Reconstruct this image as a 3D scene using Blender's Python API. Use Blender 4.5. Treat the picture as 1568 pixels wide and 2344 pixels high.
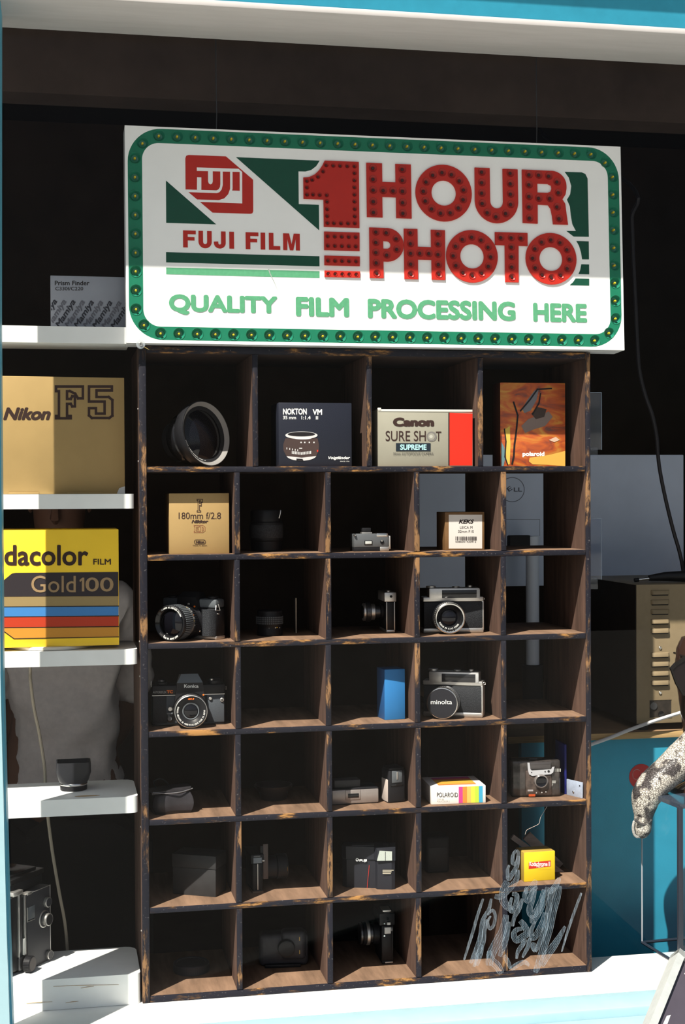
import bpy, bmesh, math, random
from mathutils import Vector, Matrix
random.seed(7)
SC = bpy.context.scene
COL = SC.collection
for o in list(bpy.data.objects):
    bpy.data.objects.remove(o)

# ------------------------------------------------------------------ camera
F, CX, CY, IW, IH = 3345.683, 784.0, 1172.0, 1568, 2344
CAMP = Vector((-0.15202, -2.51463, 0.87196))
YAW, PITCH, ROLL = 0.193296, -0.0122156, -0.0048006
_fw = Vector((math.sin(YAW)*math.cos(PITCH), math.cos(YAW)*math.cos(PITCH), math.sin(PITCH)))
_rt = Vector((math.cos(YAW), -math.sin(YAW), 0))
_up = _rt.cross(_fw)
RT = _rt*math.cos(ROLL) + _up*math.sin(ROLL)
UP = -_rt*math.sin(ROLL) + _up*math.cos(ROLL)
FW = _fw
cam = bpy.data.cameras.new('camera')
cam.sensor_fit = 'VERTICAL'
cam.sensor_height = 36.0
cam.lens = F*36.0/IH
cam.clip_start = 0.02
camo = bpy.data.objects.new('camera', cam)
COL.objects.link(camo)
camo.matrix_world = Matrix((
    (RT.x, UP.x, -FW.x, CAMP.x), (RT.y, UP.y, -FW.y, CAMP.y),
    (RT.z, UP.z, -FW.z, CAMP.z), (0, 0, 0, 1)))
SC.camera = camo

# ------------------------------------------------------------------ light
SUN_DIR = Vector((0.90, 1.0, -1.87)).normalized()      # the way the sunlight travels
world = bpy.data.worlds.new('world')
SC.world = world
world.use_nodes = True
wn = world.node_tree
wn.nodes.clear()
sky = wn.nodes.new('ShaderNodeTexSky')
sky.sky_type = 'NISHITA'
sky.sun_disc = False
sky.sun_elevation = math.radians(54)
sky.sun_rotation = math.radians(221)
sky.air_density = 1.0
sky.dust_density = 2.0
bg = wn.nodes.new('ShaderNodeBackground')
bg.inputs['Strength'].default_value = 0.085
hs = wn.nodes.new('ShaderNodeHueSaturation')
hs.inputs['Saturation'].default_value = 0.55
wo = wn.nodes.new('ShaderNodeOutputWorld')
wn.links.new(sky.outputs[0], hs.inputs['Color'])
wn.links.new(hs.outputs[0], bg.inputs[0])
wn.links.new(bg.outputs[0], wo.inputs[0])
sun = bpy.data.lights.new('sun', 'SUN')
sun.energy = 10.0
sun.angle = math.radians(0.55)
sun.color = (1.0, 0.94, 0.84)
suno = bpy.data.objects.new('sun', sun)
COL.objects.link(suno)
suno.rotation_euler = SUN_DIR.to_track_quat('-Z', 'Y').to_euler()
suno.location = (-3, -4, 6)

SC.view_settings.view_transform = 'Standard'
SC.view_settings.look = 'None'
SC.view_settings.exposure = 0.0
SC.view_settings.gamma = 1.0
SC.view_settings.use_curve_mapping = False
SC.cycles.max_bounces = 10
SC.cycles.transparent_max_bounces = 16
SC.cycles.caustics_reflective = False
SC.cycles.caustics_refractive = False


def ray(u, v):
    return (FW + RT*((u-CX)/F) - UP*((v-CY)/F))


def at(u, v, X=None, Y=None, Z=None):
    d = ray(u, v)
    if Y is not None:
        t = (Y-CAMP.y)/d.y
    elif Z is not None:
        t = (Z-CAMP.z)/d.z
    else:
        t = (X-CAMP.x)/d.x
    return CAMP + d*t


# ------------------------------------------------------------------ materials
def lin(c):
    return tuple(((x/255)/12.92 if x/255 <= 0.04045 else ((x/255+0.055)/1.055)**2.4) for x in c)


MATS = {}


def M(name, col, rough=0.6, metal=0.0, spec=0.22, noise=0.0, scale=60.0, bump=0.0, coat=0.0, srgb=False, stretch=None, trans=0.0):
    """procedural surface: a base colour with a little uneven tone and grain"""
    if name in MATS:
        return MATS[name]
    m = bpy.data.materials.new(name)
    m.use_nodes = True
    nt = m.node_tree
    b = nt.nodes['Principled BSDF']
    c = lin(col) if srgb else col
    b.inputs['Base Color'].default_value = (*c, 1)
    b.inputs['Roughness'].default_value = rough
    b.inputs['Metallic'].default_value = metal
    b.inputs['Specular IOR Level'].default_value = spec
    b.inputs['Coat Weight'].default_value = coat
    if trans:
        b.inputs['Transmission Weight'].default_value = trans
    if noise or bump:
        tc = nt.nodes.new('ShaderNodeTexCoord')
        mp = nt.nodes.new('ShaderNodeMapping')
        if stretch:
            mp.inputs['Scale'].default_value = stretch
        n = nt.nodes.new('ShaderNodeTexNoise')
        n.inputs['Scale'].default_value = scale
        n.inputs['Detail'].default_value = 6
        n.inputs['Roughness'].default_value = 0.65
        nt.links.new(tc.outputs['Object'], mp.inputs[0])
        nt.links.new(mp.outputs[0], n.inputs['Vector'])
        if noise:
            r = nt.nodes.new('ShaderNodeValToRGB')
            r.color_ramp.elements[0].position = 0.3
            r.color_ramp.elements[1].position = 0.7
            r.color_ramp.elements[0].color = (*[x*(1-noise) for x in c], 1)
            r.color_ramp.elements[1].color = (*[min(1, x*(1+noise)) for x in c], 1)
            nt.links.new(n.outputs['Fac'], r.inputs[0])
            nt.links.new(r.outputs[0], b.inputs['Base Color'])
        if bump:
            bp = nt.nodes.new('ShaderNodeBump')
            bp.inputs['Strength'].default_value = bump
            bp.inputs['Distance'].default_value = 0.002
            nt.links.new(n.outputs['Fac'], bp.inputs['Height'])
            nt.links.new(bp.outputs[0], b.inputs['Normal'])
    MATS[name] = m
    return m


def clear_mat(name, tint=(1, 1, 1), gloss=0.03, rough=0.02, body=0.0, bodycol=(0.6, 0.65, 0.7)):
    """clear pane: straight see-through, a weak mirror, a trace of haze"""
    m = bpy.data.materials.new(name)
    m.use_nodes = True
    nt = m.node_tree
    nt.nodes.clear()
    out = nt.nodes.new('ShaderNodeOutputMaterial')
    tr = nt.nodes.new('ShaderNodeBsdfTransparent')
    tr.inputs[0].default_value = (*tint, 1)
    gl = nt.nodes.new('ShaderNodeBsdfGlossy')
    gl.inputs['Roughness'].default_value = rough
    mx = nt.nodes.new('ShaderNodeMixShader')
    mx.inputs[0].default_value = gloss
    nt.links.new(tr.outputs[0], mx.inputs[1])
    nt.links.new(gl.outputs[0], mx.inputs[2])
    last = mx
    if body:
        df = nt.nodes.new('ShaderNodeBsdfDiffuse')
        df.inputs[0].default_value = (*bodycol, 1)
        m2 = nt.nodes.new('ShaderNodeMixShader')
        m2.inputs[0].default_value = body
        nt.links.new(mx.outputs[0], m2.inputs[1])
        nt.links.new(df.outputs[0], m2.inputs[2])
        last = m2
    nt.links.new(last.outputs[0], out.inputs[0])
    MATS[name] = m
    return m


def worn_mat(name, paint, wood, amount, scale=22.0, stretch=(1, 1, 1)):
    """old dark paint rubbed through to bare wood in patches and along the grain"""
    m = bpy.data.materials.new(name)
    m.use_nodes = True
    nt = m.node_tree
    b = nt.nodes['Principled BSDF']
    b.inputs['Roughness'].default_value = 0.6
    b.inputs['Specular IOR Level'].default_value = 0.15
    tc = nt.nodes.new('ShaderNodeTexCoord')
    mp = nt.nodes.new('ShaderNodeMapping')
    mp.inputs['Scale'].default_value = stretch
    nt.links.new(tc.outputs['Object'], mp.inputs[0])
    n1 = nt.nodes.new('ShaderNodeTexNoise')
    n1.inputs['Scale'].default_value = scale
    n1.inputs['Detail'].default_value = 9
    n1.inputs['Roughness'].default_value = 0.72
    n2 = nt.nodes.new('ShaderNodeTexNoise')
    n2.inputs['Scale'].default_value = scale*0.28
    n2.inputs['Detail'].default_value = 3
    nt.links.new(mp.outputs[0], n1.inputs['Vector'])
    nt.links.new(tc.outputs['Object'], n2.inputs['Vector'])
    ad = nt.nodes.new('ShaderNodeMath')
    ad.operation = 'MULTIPLY_ADD'
    ad.inputs[1].default_value = 0.55
    nt.links.new(n2.outputs['Fac'], ad.inputs[0])
    nt.links.new(n1.outputs['Fac'], ad.inputs[2])
    r = nt.nodes.new('ShaderNodeValToRGB')
    r.color_ramp.elements[0].position = amount-0.05
    r.color_ramp.elements[0].color = (*paint, 1)
    r.color_ramp.elements[1].position = amount+0.06
    r.color_ramp.elements[1].color = (*wood, 1)
    e = r.color_ramp.elements.new(amount+0.005)
    e.color = (*[p*0.55+w*0.16 for p, w in zip(paint, wood)], 1)
    nt.links.new(ad.outputs[0], r.inputs[0])
    # fine scuffs
    n3 = nt.nodes.new('ShaderNodeTexNoise')
    n3.inputs['Scale'].default_value = 260
    n3.inputs['Detail'].default_value = 4
    nt.links.new(tc.outputs['Object'], n3.inputs['Vector'])
    r3 = nt.nodes.new('ShaderNodeValToRGB')
    r3.color_ramp.elements[0].position = 0.62
    r3.color_ramp.elements[0].color = (0, 0, 0, 1)
    r3.color_ramp.elements[1].position = 0.78
    r3.color_ramp.elements[1].color = (1, 1, 1, 1)
    nt.links.new(n3.outputs['Fac'], r3.inputs[0])
    mx = nt.nodes.new('ShaderNodeMix')
    mx.data_type = 'RGBA'
    nt.links.new(r3.outputs[0], mx.inputs['Factor'])
    nt.links.new(r.outputs[0], mx.inputs[6])
    mx.inputs[7].default_value = (0.13, 0.12, 0.12, 1)
    nt.links.new(mx.outputs[2], b.inputs['Base Color'])
    MATS[name] = m
    return m


# ------------------------------------------------------------------ mesh helpers
_ft = {}


def glyphs(body, offset=0.0, shear=0.0, spacing=1.0):
    """outline lettering as flat triangles, normalised to its own box"""
    key = (body, offset, shear, spacing)
    if key in _ft:
        return _ft[key]
    c = bpy.data.curves.new('t', 'FONT')
    c.body = body
    c.shear = shear
    c.space_character = spacing
    c.resolution_u = 4
    o = bpy.data.objects.new('t', c)
    COL.objects.link(o)
    bpy.context.view_layer.update()
    dg = bpy.context.evaluated_depsgraph_get()
    me = bpy.data.meshes.new_from_object(o.evaluated_get(dg))
    vs = [(v.co.x, v.co.y, 0) for v in me.vertices]
    fs = [tuple(p.vertices) for p in me.polygons]
    if offset > 0:                      # heavier strokes: the same glyph laid down again a hair to each side
        base = vs; bf = fs; nb = len(base)
        vs = list(base); fs = list(bf)
        for k in range(8):
            dx = offset*math.cos(k*math.pi/4); dy = offset*math.sin(k*math.pi/4)
            q = len(vs)
            vs += [(a+dx, b+dy, (k+1)*6e-6) for a, b, _ in base]
            fs += [tuple(i+q for i in f) for f in bf]
    bpy.data.objects.remove(o)
    bpy.data.curves.remove(c)
    bpy.data.meshes.remove(me)
    x0 = min(v[0] for v in vs); x1 = max(v[0] for v in vs)
    y0 = min(v[1] for v in vs); y1 = max(v[1] for v in vs)
    vs = [((a-x0)/(x1-x0), (b-y0)/(y1-y0), c_) for a, b, c_ in vs]
    _ft[key] = (vs, fs)
    return vs, fs


def fill2d(loops):
    """fill nested outlines (holes included) as flat triangles"""
    c = bpy.data.curves.new('f', 'CURVE')
    c.dimensions = '2D'
    c.fill_mode = 'BOTH'
    k = 10.0
    for lp in loops:
        s = c.splines.new('POLY')
        s.points.add(len(lp)-1)
        for i, (a, b) in enumerate(lp):
            s.points[i].co = (a*k, b*k, 0, 1)
        s.use_cyclic_u = True
    o = bpy.data.objects.new('f', c)
    COL.objects.link(o)
    bpy.context.view_layer.update()
    dg = bpy.context.evaluated_depsgraph_get()
    me = bpy.data.meshes.new_from_object(o.evaluated_get(dg))
    bm = bmesh.new()
    bm.from_mesh(me)
    bmesh.ops.remove_doubles(bm, verts=bm.verts, dist=1e-6)
    bm.verts.index_update()
    vs = [(v.co.x/k, v.co.y/k) for v in bm.verts]
    fs = [tuple(v.index for v in f.verts) for f in bm.faces]
    bm.free()
    bpy.data.objects.remove(o)
    bpy.data.curves.remove(c)
    bpy.data.meshes.remove(me)
    return vs, fs


def circ(cx, cy, r, n=24, a0=0.0, a1=360.0, ry=None):
    ry = r if ry is None else ry
    full = abs(a1-a0) >= 359.9
    k = n if full else n+1
    return [(cx+r*math.cos(math.radians(a0+(a1-a0)*i/n)), cy+ry*math.sin(math.radians(a0+(a1-a0)*i/n))) for i in range(k)]


def rrect(x0, x1, y0, y1, r, n=8):
    p = []
    for cx, cy, a in ((x1-r, y1-r, 0), (x0+r, y1-r, 90), (x0+r, y0+r, 180), (x1-r, y0+r, 270)):
        p += circ(cx, cy, r, n, a, a+90)
    return p


def basis(axis):
    a = Vector(axis).normalized()
    h = Vector((0, 0, 1)) if abs(a.z) < 0.9 else Vector((0, 1, 0))
    u = h.cross(a).normalized()
    w = a.cross(u)
    return a, u, w


class MB:
    def __init__(s):
        s.v = []; s.f = []; s.m = []; s.mats = []; s.fl = []

    def mi(s, mat):
        if mat not in s.mats:
            s.mats.append(mat)
        return s.mats.index(mat)

    def add(s, vs, fs, mat, flat=False):
        b = len(s.v)
        s.v += [tuple(v) for v in vs]
        i = s.mi(mat)
        for f in fs:
            s.f.append(tuple(b+k for k in f)); s.m.append(i); s.fl.append(flat)
        return s

    def box(s, x0, x1, y0, y1, z0, z1, mat, bev=0.0, seg=2, front=None, xf=None, edges=None, under=None):
        bm = bmesh.new()
        bmesh.ops.create_cube(bm, size=1)
        for v in bm.verts:
            v.co = Vector(((x0+x1)/2+v.co.x*(x1-x0), (y0+y1)/2+v.co.y*(y1-y0), (z0+z1)/2+v.co.z*(z1-z0)))
        if bev:
            es = bm.edges[:]
            if edges == 'vert':
                es = [e for e in bm.edges if abs(e.verts[0].co.z-e.verts[1].co.z) > 1e-6]
            if edges == 'front':
                es = [e for e in bm.edges if all(v.co.y < (y0+y1)/2 for v in e.verts)]
            bmesh.ops.bevel(bm, geom=es, offset=bev, segments=seg, affect='EDGES', profile=0.5)
        bm.normal_update()
        bm.verts.index_update()
        vs = [v.co.copy() for v in bm.verts]
        if xf:
            vs = [xf @ v for v in vs]
        b = len(s.v)
        s.v += [tuple(v) for v in vs]
        i = s.mi(mat)
        j = s.mi(front) if front else i
        ku = s.mi(under) if under else i
        for f in bm.faces:
            s.f.append(tuple(b+v.index for v in f.verts))
            s.m.append(j if (front and f.normal.y < -0.35) else (ku if f.normal.z < -0.5 else i))
            s.fl.append(False)
        bm.free()
        return s

    def prism(s, poly, d0, d1, mat, plane='xz', sidemat=None, holes=()):
        """extruded outline; plane xz extrudes along y, xy along z, yz along x"""
        def P(a, b, d):
            return (a, d, b) if plane == 'xz' else ((a, b, d) if plane == 'xy' else (d, a, b))
        vs, fs = fill2d([poly, *holes])
        s.add([P(a, b, d0) for a, b in vs], fs, mat, True)
        if d1 != d0:
            s.add([P(a, b, d1) for a, b in vs], [f[::-1] for f in fs], mat, True)
            for lp in (poly, *holes):
                n = len(lp)
                s.add([P(a, b, d0) for a, b in lp]+[P(a, b, d1) for a, b in lp],
                      [(i, (i+1) % n, n+(i+1) % n, n+i) for i in range(n)], sidemat or mat)
        return s

    def lathe(s, prof, mat, o=(0, 0, 0), axis=(0, -1, 0), seg=36, sx=1.0, sy=1.0):
        """prof: (radius, distance along axis) pairs"""
        a, u, w = basis(axis)
        o = Vector(o)
        vs = []; idx = []
        for r, t in prof:
            if r < 1e-7:
                idx.append([len(vs)]); vs.append(o+a*t)
            else:
                idx.append(list(range(len(vs), len(vs)+seg)))
                for k in range(seg):
                    th = 2*math.pi*k/seg
                    vs.append(o+a*t+u*(r*sx*math.cos(th))+w*(r*sy*math.sin(th)))
        fs = []
        for A, B in zip(idx[:-1], idx[1:]):
            for k in range(seg):
                k2 = (k+1) % seg
                if len(A) == 1 and len(B) == 1:
                    continue
                if len(A) == 1:
                    fs.append((A[0], B[k], B[k2]))
                elif len(B) == 1:
                    fs.append((A[k], B[0], A[k2]))
                else:
                    fs.append((A[k], B[k], B[k2], A[k2]))
        return s.add(vs, fs, mat)

    def cyl(s, r, t0, t1, mat, o=(0, 0, 0), axis=(0, -1, 0), seg=32, ch=0.0):
        d = 1 if t1 > t0 else -1
        if ch:
            return s.lathe([(0, t0), (r-ch, t0), (r, t0+ch*d), (r, t1-ch*d), (r-ch, t1), (0, t1)], mat, o, axis, seg)
        return s.lathe([(0, t0), (r, t0), (r, t1), (0, t1)], mat, o, axis, seg)

    def tube(s, pts, rad, mat, seg=8, flat=1.0):
        pts = [Vector(p) for p in pts]
        rr = rad if isinstance(rad, (list, tuple)) else [rad]*len(pts)
        vs = []; fs = []
        u = None
        for i, p in enumerate(pts):
            t = (pts[min(i+1, len(pts)-1)]-pts[max(i-1, 0)]).normalized()
            if u is None:
                u = basis(t)[1]
            u = (u-t*u.dot(t)).normalized()
            w = t.cross(u)
            for k in range(seg):
                th = 2*math.pi*k/seg
                vs.append(p+u*(rr[i]*math.cos(th))+w*(rr[i]*flat*math.sin(th)))
        n = len(pts)
        for i in range(n-1):
            for k in range(seg):
                k2 = (k+1) % seg
                fs.append((i*seg+k, i*seg+k2, (i+1)*seg+k2, (i+1)*seg+k))
        fs.append(tuple(range(seg))[::-1]); fs.append(tuple(range((n-1)*seg, n*seg)))
        return s.add(vs, fs, mat)

    def build(s, name, parent=None, angle=38):
        me = bpy.data.meshes.new(name)
        me.from_pydata(s.v, [], s.f)
        for m in s.mats:
            me.materials.append(m)
        me.polygons.foreach_set('material_index', s.m)
        me.polygons.foreach_set('use_smooth', [not x for x in s.fl])
        me.update()
        bm = bmesh.new()
        bm.from_mesh(me)
        bmesh.ops.recalc_face_normals(bm, faces=bm.faces)
        bm.to_mesh(me)
        bm.free()
        me.set_sharp_from_angle(angle=math.radians(angle))
        o = bpy.data.objects.new(name, me)
        COL.objects.link(o)
        if parent:
            o.parent = parent
        return o


def smooth_path(pts, n=6):
    """Catmull-Rom through the points"""
    P = [Vector(p) for p in pts]
    out = []
    for i in range(len(P)-1):
        a = P[max(i-1, 0)]; b = P[i]; c = P[i+1]; d = P[min(i+2, len(P)-1)]
        for k in range(n):
            t = k/n
            out.append(0.5*((2*b)+(c-a)*t+(2*a-5*b+4*c-d)*t*t+(3*b-a-3*c+d)*t*t*t))
    out.append(P[-1])
    return out


def tag(o, label, cat, group=None, kind=None):
    o['label'] = label
    o['category'] = cat
    if group:
        o['group'] = group
    if kind:
        o['kind'] = kind
    return o


def thing(name, label, cat, loc=(0, 0, 0), rz=0.0, group=None):
    o = bpy.data.objects.new(name, None)
    o.empty_display_size = 0.02
    COL.objects.link(o)
    o.location = loc
    o.rotation_euler = (0, 0, rz)
    return tag(o, label, cat, group)


def struct(name, mb, label=None):
    o = mb.build(name)
    o['kind'] = 'structure'
    if label:
        o['label'] = label
    return o


class Ink:
    """printing on one flat face of a thing: one mesh, several inks.
    sc maps measured face points to the plane local y = yl of the thing."""
    def __init__(s, root, yl, crop=(0, 0, 1)):
        s.mb = MB(); s.root = root; s.yl = yl; s.crop = crop; s.k = 0
        rz = root.rotation_euler.z
        s.inv = Matrix.Rotation(-rz, 3, 'Z')
        s.o = Vector(root.location)

    def p(s, cx, cy):
        u = s.crop[0]+cx/s.crop[2]; v = s.crop[1]+cy/s.crop[2]
        d = s.inv @ ray(u, v)
        c = s.inv @ (CAMP-s.o)
        t = (s.yl-c.y)/d.y
        q = c+d*t
        return (q.x, q.z)

    def _y(s):
        s.k += 1
        return s.yl-0.00018-0.00006*min(s.k, 12)

    def poly(s, pts, mat, holes=()):
        y = s._y()
        vs, fs = fill2d([[s.p(*q) for q in pts]]+[[s.p(*q) for q in h] for h in holes])
        s.mb.add([(a, y, b) for a, b in vs], fs, mat, True)

    def rect(s, x0, y0, x1, y1, mat):
        s.poly([(x0, y0), (x1, y0), (x1, y1), (x0, y1)], mat)

    def text(s, t, x0, y0, x1, y1, mat, bold=0.0, shear=0.0, spacing=1.0, rot=0.0):
        """lettering fitted to the box; rot turns it about the box centre"""
        y = s._y()
        vs, fs = glyphs(t, bold, shear, spacing)
        out = []
        cx, cy = (x0+x1)/2, (y0+y1)/2
        ca, sa = math.cos(math.radians(rot)), math.sin(math.radians(rot))
        for a, b, ly in vs:
            px = x0+(x1-x0)*a-cx; py = y1-(y1-y0)*b-cy
            q = s.p(cx+px*ca+py*sa, cy-px*sa+py*ca)
            out.append((q[0], y-ly, q[1]))
        s.mb.add(out, fs, mat, True)

    def stroke(s, pts, w, mat, closed=True):
        y = s._y()
        n = len(pts)
        for i in range(n if closed else n-1):
            a = Vector(pts[i]); b = Vector(pts[(i+1) % n])
            d = (b-a).normalized()
            q = Vector((-d.y, d.x))*(w/2)
            e = d*(w/2)
            c4 = [a-e+q, b+e+q, b+e-q, a-e-q]
            y -= 4e-6
            s.mb.add([(s.p(*c)[0], y, s.p(*c)[1]) for c in c4], [(0, 1, 2, 3)], mat, True)

    def done(s, name='printed_lettering', clip=None):
        if clip:
            bm = bmesh.new()
            o = s.mb.build(name, s.root)
            bm.from_mesh(o.data)
            for co, no in clip:
                g = bm.verts[:]+bm.edges[:]+bm.faces[:]
                bmesh.ops.bisect_plane(bm, geom=g, plane_co=co, plane_no=no, clear_outer=True)
            bm.to_mesh(o.data)
            bm.free()
            return o
        return s.mb.build(name, s.root)

# ------------------------------------------------------------------ shared surfaces
WHITE = M('white_paint', (0.80, 0.80, 0.78), 0.45, noise=0.04, scale=30)
LEDGE = M('ledge_paint', (0.78, 0.79, 0.77), 0.5, noise=0.05, scale=14)
SOFFIT = M('soffit_paint', (0.50, 0.48, 0.47), 0.6, noise=0.06, scale=9, stretch=(1, 8, 1))
PALEBLUE = M('pale_blue_paint', (0.30, 0.46, 0.51), 0.4, noise=0.05, scale=25)
BEAMBLUE = M('beam_blue_paint', (0.030, 0.27, 0.40), 0.4, noise=0.08, scale=25)
SHADEBLUE = M('side_blue_shade', (0.13, 0.42, 0.55), 0.4, noise=0.08, scale=25)  # mullion's right face: its shade put into a deeper blue
TEAL = M('teal_panel_paint', (0.030, 0.26, 0.38), 0.5, noise=0.06, scale=20)
DARKROOM = M('dark_room_wall', (0.055, 0.036, 0.028), 0.9, noise=0.35, scale=2.5)
DARKCEIL = M('dark_room_ceiling', (0.03, 0.022, 0.018), 0.9)
ROOMFLOOR = M('dark_room_floor', (0.04, 0.03, 0.024), 0.8, noise=0.2, scale=8)
PAVING = M('street_paving', (0.36, 0.35, 0.33), 0.9, noise=0.15, scale=3)
RENDER_W = M('outer_wall_render', (0.03, 0.27, 0.40), 0.7, noise=0.06, scale=8)
BLACK = M('black_plastic', (0.012, 0.012, 0.014), 0.42, noise=0.2, scale=200)
BLACKG = M('black_gloss', (0.008, 0.008, 0.009), 0.16, coat=0.4)
BLACKM = M('black_matte', (0.014, 0.014, 0.016), 0.75)
CHROME = M('chrome', (0.72, 0.71, 0.69), 0.22, metal=1.0)
SATIN = M('satin_metal', (0.62, 0.60, 0.57), 0.38, metal=0.9, noise=0.05, scale=150)
DKMETAL = M('dark_metal', (0.10, 0.10, 0.105), 0.35, metal=0.8)
GREYPL = M('grey_plastic', (0.10, 0.11, 0.12), 0.4, noise=0.1, scale=300)
LEATHER = M('black_leatherette', (0.022, 0.024, 0.028), 0.45, noise=0.4, scale=700, bump=0.6)
LEATHERG = M('grey_leatherette', (0.065, 0.075, 0.088), 0.55, noise=0.25, scale=900, bump=0.4)
LENSG = M('lens_glass', (0.004, 0.004, 0.006), 0.05, spec=0.35, coat=0.1)
WINK = M('white_ink', (0.75, 0.75, 0.72), 0.6)
KINK = M('black_ink', (0.018, 0.013, 0.013), 0.6)
BRINK = M('brown_ink', (0.035, 0.017, 0.014), 0.6)
REDP = M('red_paint_small', (0.55, 0.03, 0.015), 0.4)
ORANGEP = M('orange_paint_small', (0.75, 0.16, 0.02), 0.4)
YELLOWP = M('yellow_paint_small', (0.75, 0.5, 0.04), 0.4)

# ------------------------------------------------------------------ the place: facade, window, room
mb = MB(); mb.box(-12, 12, -14, -0.12, -0.80, -0.75, PAVING)
o = struct('pavement', mb)
mb = MB(); mb.box(-1.6, 2.6, -0.12, 3.3, -0.80, -0.75, ROOMFLOOR)
struct('floor', mb)
mb = MB(); mb.box(-1.6, 2.6, 3.2, 3.3, -0.75, 2.3, DARKROOM)
struct('wall_back', mb)
mb = MB(); mb.box(-1.7, -1.6, -0.12, 3.3, -0.75, 2.3, DARKROOM)
struct('wall_left', mb)
mb = MB(); mb.box(2.6, 2.7, -0.12, 3.3, -0.75, 2.3, DARKROOM)
struct('wall_right', mb)
mb = MB(); mb.box(-1.7, 2.7, -0.12, 3.3, 2.3, 2.36, DARKCEIL)
struct('ceiling', mb)
# front wall: below the sill and both sides of the opening
mb = MB()
mb.box(-4, 4, -0.16, -0.105, -0.75, -0.03, RENDER_W)
mb.box(-4, -1.45, -0.20, -0.105, -0.03, 2.6, RENDER_W)
mb.box(1.62, 4, -0.20, -0.105, -0.03, 2.6, RENDER_W)
struct('wall_front', mb)
mb = MB()
mb.box(-4, 4, -0.215, -0.05, 1.648, 2.3, BEAMBLUE, bev=0.003)
struct('trim_1', mb)
mb = MB()
mb.box(-1.45, 1.62, -0.218, -0.052, 1.638, 1.648, SOFFIT, bev=0.0015)
struct('trim_2', mb)
mb = MB()
mb.box(-4, 4, -0.322, -0.215, 1.870, 1.95, BEAMBLUE, bev=0.004)
struct('trim_3', mb)
zbk = at(800, 246, Y=0.75).z
mb = MB()
mb.box(-1.6, 2.6, 0.75, 0.85, zbk, 2.3, M('bulkhead_brown', (0.10, 0.072, 0.062), 0.8, noise=0.25, scale=5))
struct('trim_7', mb)
# sill: blue bottom rail with a step, then the white display ledge
mb = MB()
mb.box(-1.45, 1.62, -0.182, -0.1065, -0.04, -0.001, PALEBLUE, bev=0.004)
mb.box(-1.45, 1.62, -0.24, -0.182, -0.06, -0.016, PALEBLUE, bev=0.004)
struct('trim_4', mb)
mb = MB()
mb.box(-1.45, 1.62, -0.105, 0.08, -0.03, 0.0, LEDGE, bev=0.0015)
mb.box(-1.45, 1.62, -0.10, 0.075, -0.75, -0.03, DARKROOM)
struct('trim_5', mb)
# the mullion at the left: hand-painted, a little out of true
mb = MB()
zs = [-0.03, 0.20, 0.60, 1.15, 1.638]
off = [0.0140, 0.0085, 0.0020, 0.0020, 0.0060]
for (z0, z1, a, b) in zip(zs[:-1], zs[1:], off[:-1], off[1:]):
    for (xl, xr, y0, y1, mt) in ((-0.276, -0.2400, -0.222, -0.105, PALEBLUE), (-0.25, -0.2375, -0.185, -0.105, SHADEBLUE)):
        vs = [(xl, y0, z0), (xr+a, y0, z0), (xr+a, y1, z0), (xl, y1, z0), (xl, y0, z1), (xr+b, y0, z1), (xr+b, y1, z1), (xl, y1, z1)]
        mb.add(vs, [(0, 1, 5, 4), (2, 3, 7, 6), (3, 0, 4, 7)], mt)
        mb.add(vs, [(1, 2, 6, 5)], SHADEBLUE)
struct('trim_6', mb)
# panes
GLASS = clear_mat('window_glass', (0.97, 0.975, 0.97), gloss=0.010, rough=0.0)
mb = MB(); mb.add([(-0.236, -0.115, 0.0), (1.62, -0.115, 0.0), (1.62, -0.115, 1.64), (-0.236, -0.115, 1.64)], [(0, 1, 2, 3)], GLASS)
win = struct('window_1', mb)
mb = MB(); mb.add([(-1.45, -0.115, 0.0), (-0.272, -0.115, 0.0), (-0.272, -0.115, 1.64), (-1.45, -0.115, 1.64)], [(0, 1, 2, 3)], GLASS)
struct('window_2', mb)

# ------------------------------------------------------------------ pigeonhole rack
PW = 0.16            # pitch of the columns
HB = 0.15145         # pitch of the rows
TB = 0.0100          # board thickness
FL = {k: 0.012+(7-k)*HB for k in range(1, 8)}     # floor of each row
RD = 0.235           # depth
RTOP = 1.1265
PAINT = (0.0115, 0.0115, 0.018)
OCHRE = (0.34, 0.17, 0.055)
EDGE_H = worn_mat('worn_edge_paint_across', PAINT, OCHRE, 0.845, 34, (0.35, 1, 1.6))
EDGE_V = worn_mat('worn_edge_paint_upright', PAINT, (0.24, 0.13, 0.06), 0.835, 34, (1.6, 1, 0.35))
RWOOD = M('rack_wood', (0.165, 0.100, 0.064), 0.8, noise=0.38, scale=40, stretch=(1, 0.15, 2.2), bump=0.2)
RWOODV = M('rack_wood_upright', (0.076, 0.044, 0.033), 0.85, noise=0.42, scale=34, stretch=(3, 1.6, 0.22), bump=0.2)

UNDER = M('rack_underside_shade', (0.028, 0.017, 0.013), 0.85, noise=0.3, scale=30)  # shade of the cell ceilings put into a darker underside colour
rack = thing('pigeonhole_rack', 'tall dark wooden pigeonhole rack with worn paint standing on the white window ledge', 'rack', (0.394, 0.12, 0))
RL = Vector(rack.location)


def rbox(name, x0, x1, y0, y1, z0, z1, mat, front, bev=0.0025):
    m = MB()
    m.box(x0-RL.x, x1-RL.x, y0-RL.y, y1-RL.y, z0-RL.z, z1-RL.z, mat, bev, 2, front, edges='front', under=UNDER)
    return m.build(name, rack)


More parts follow.
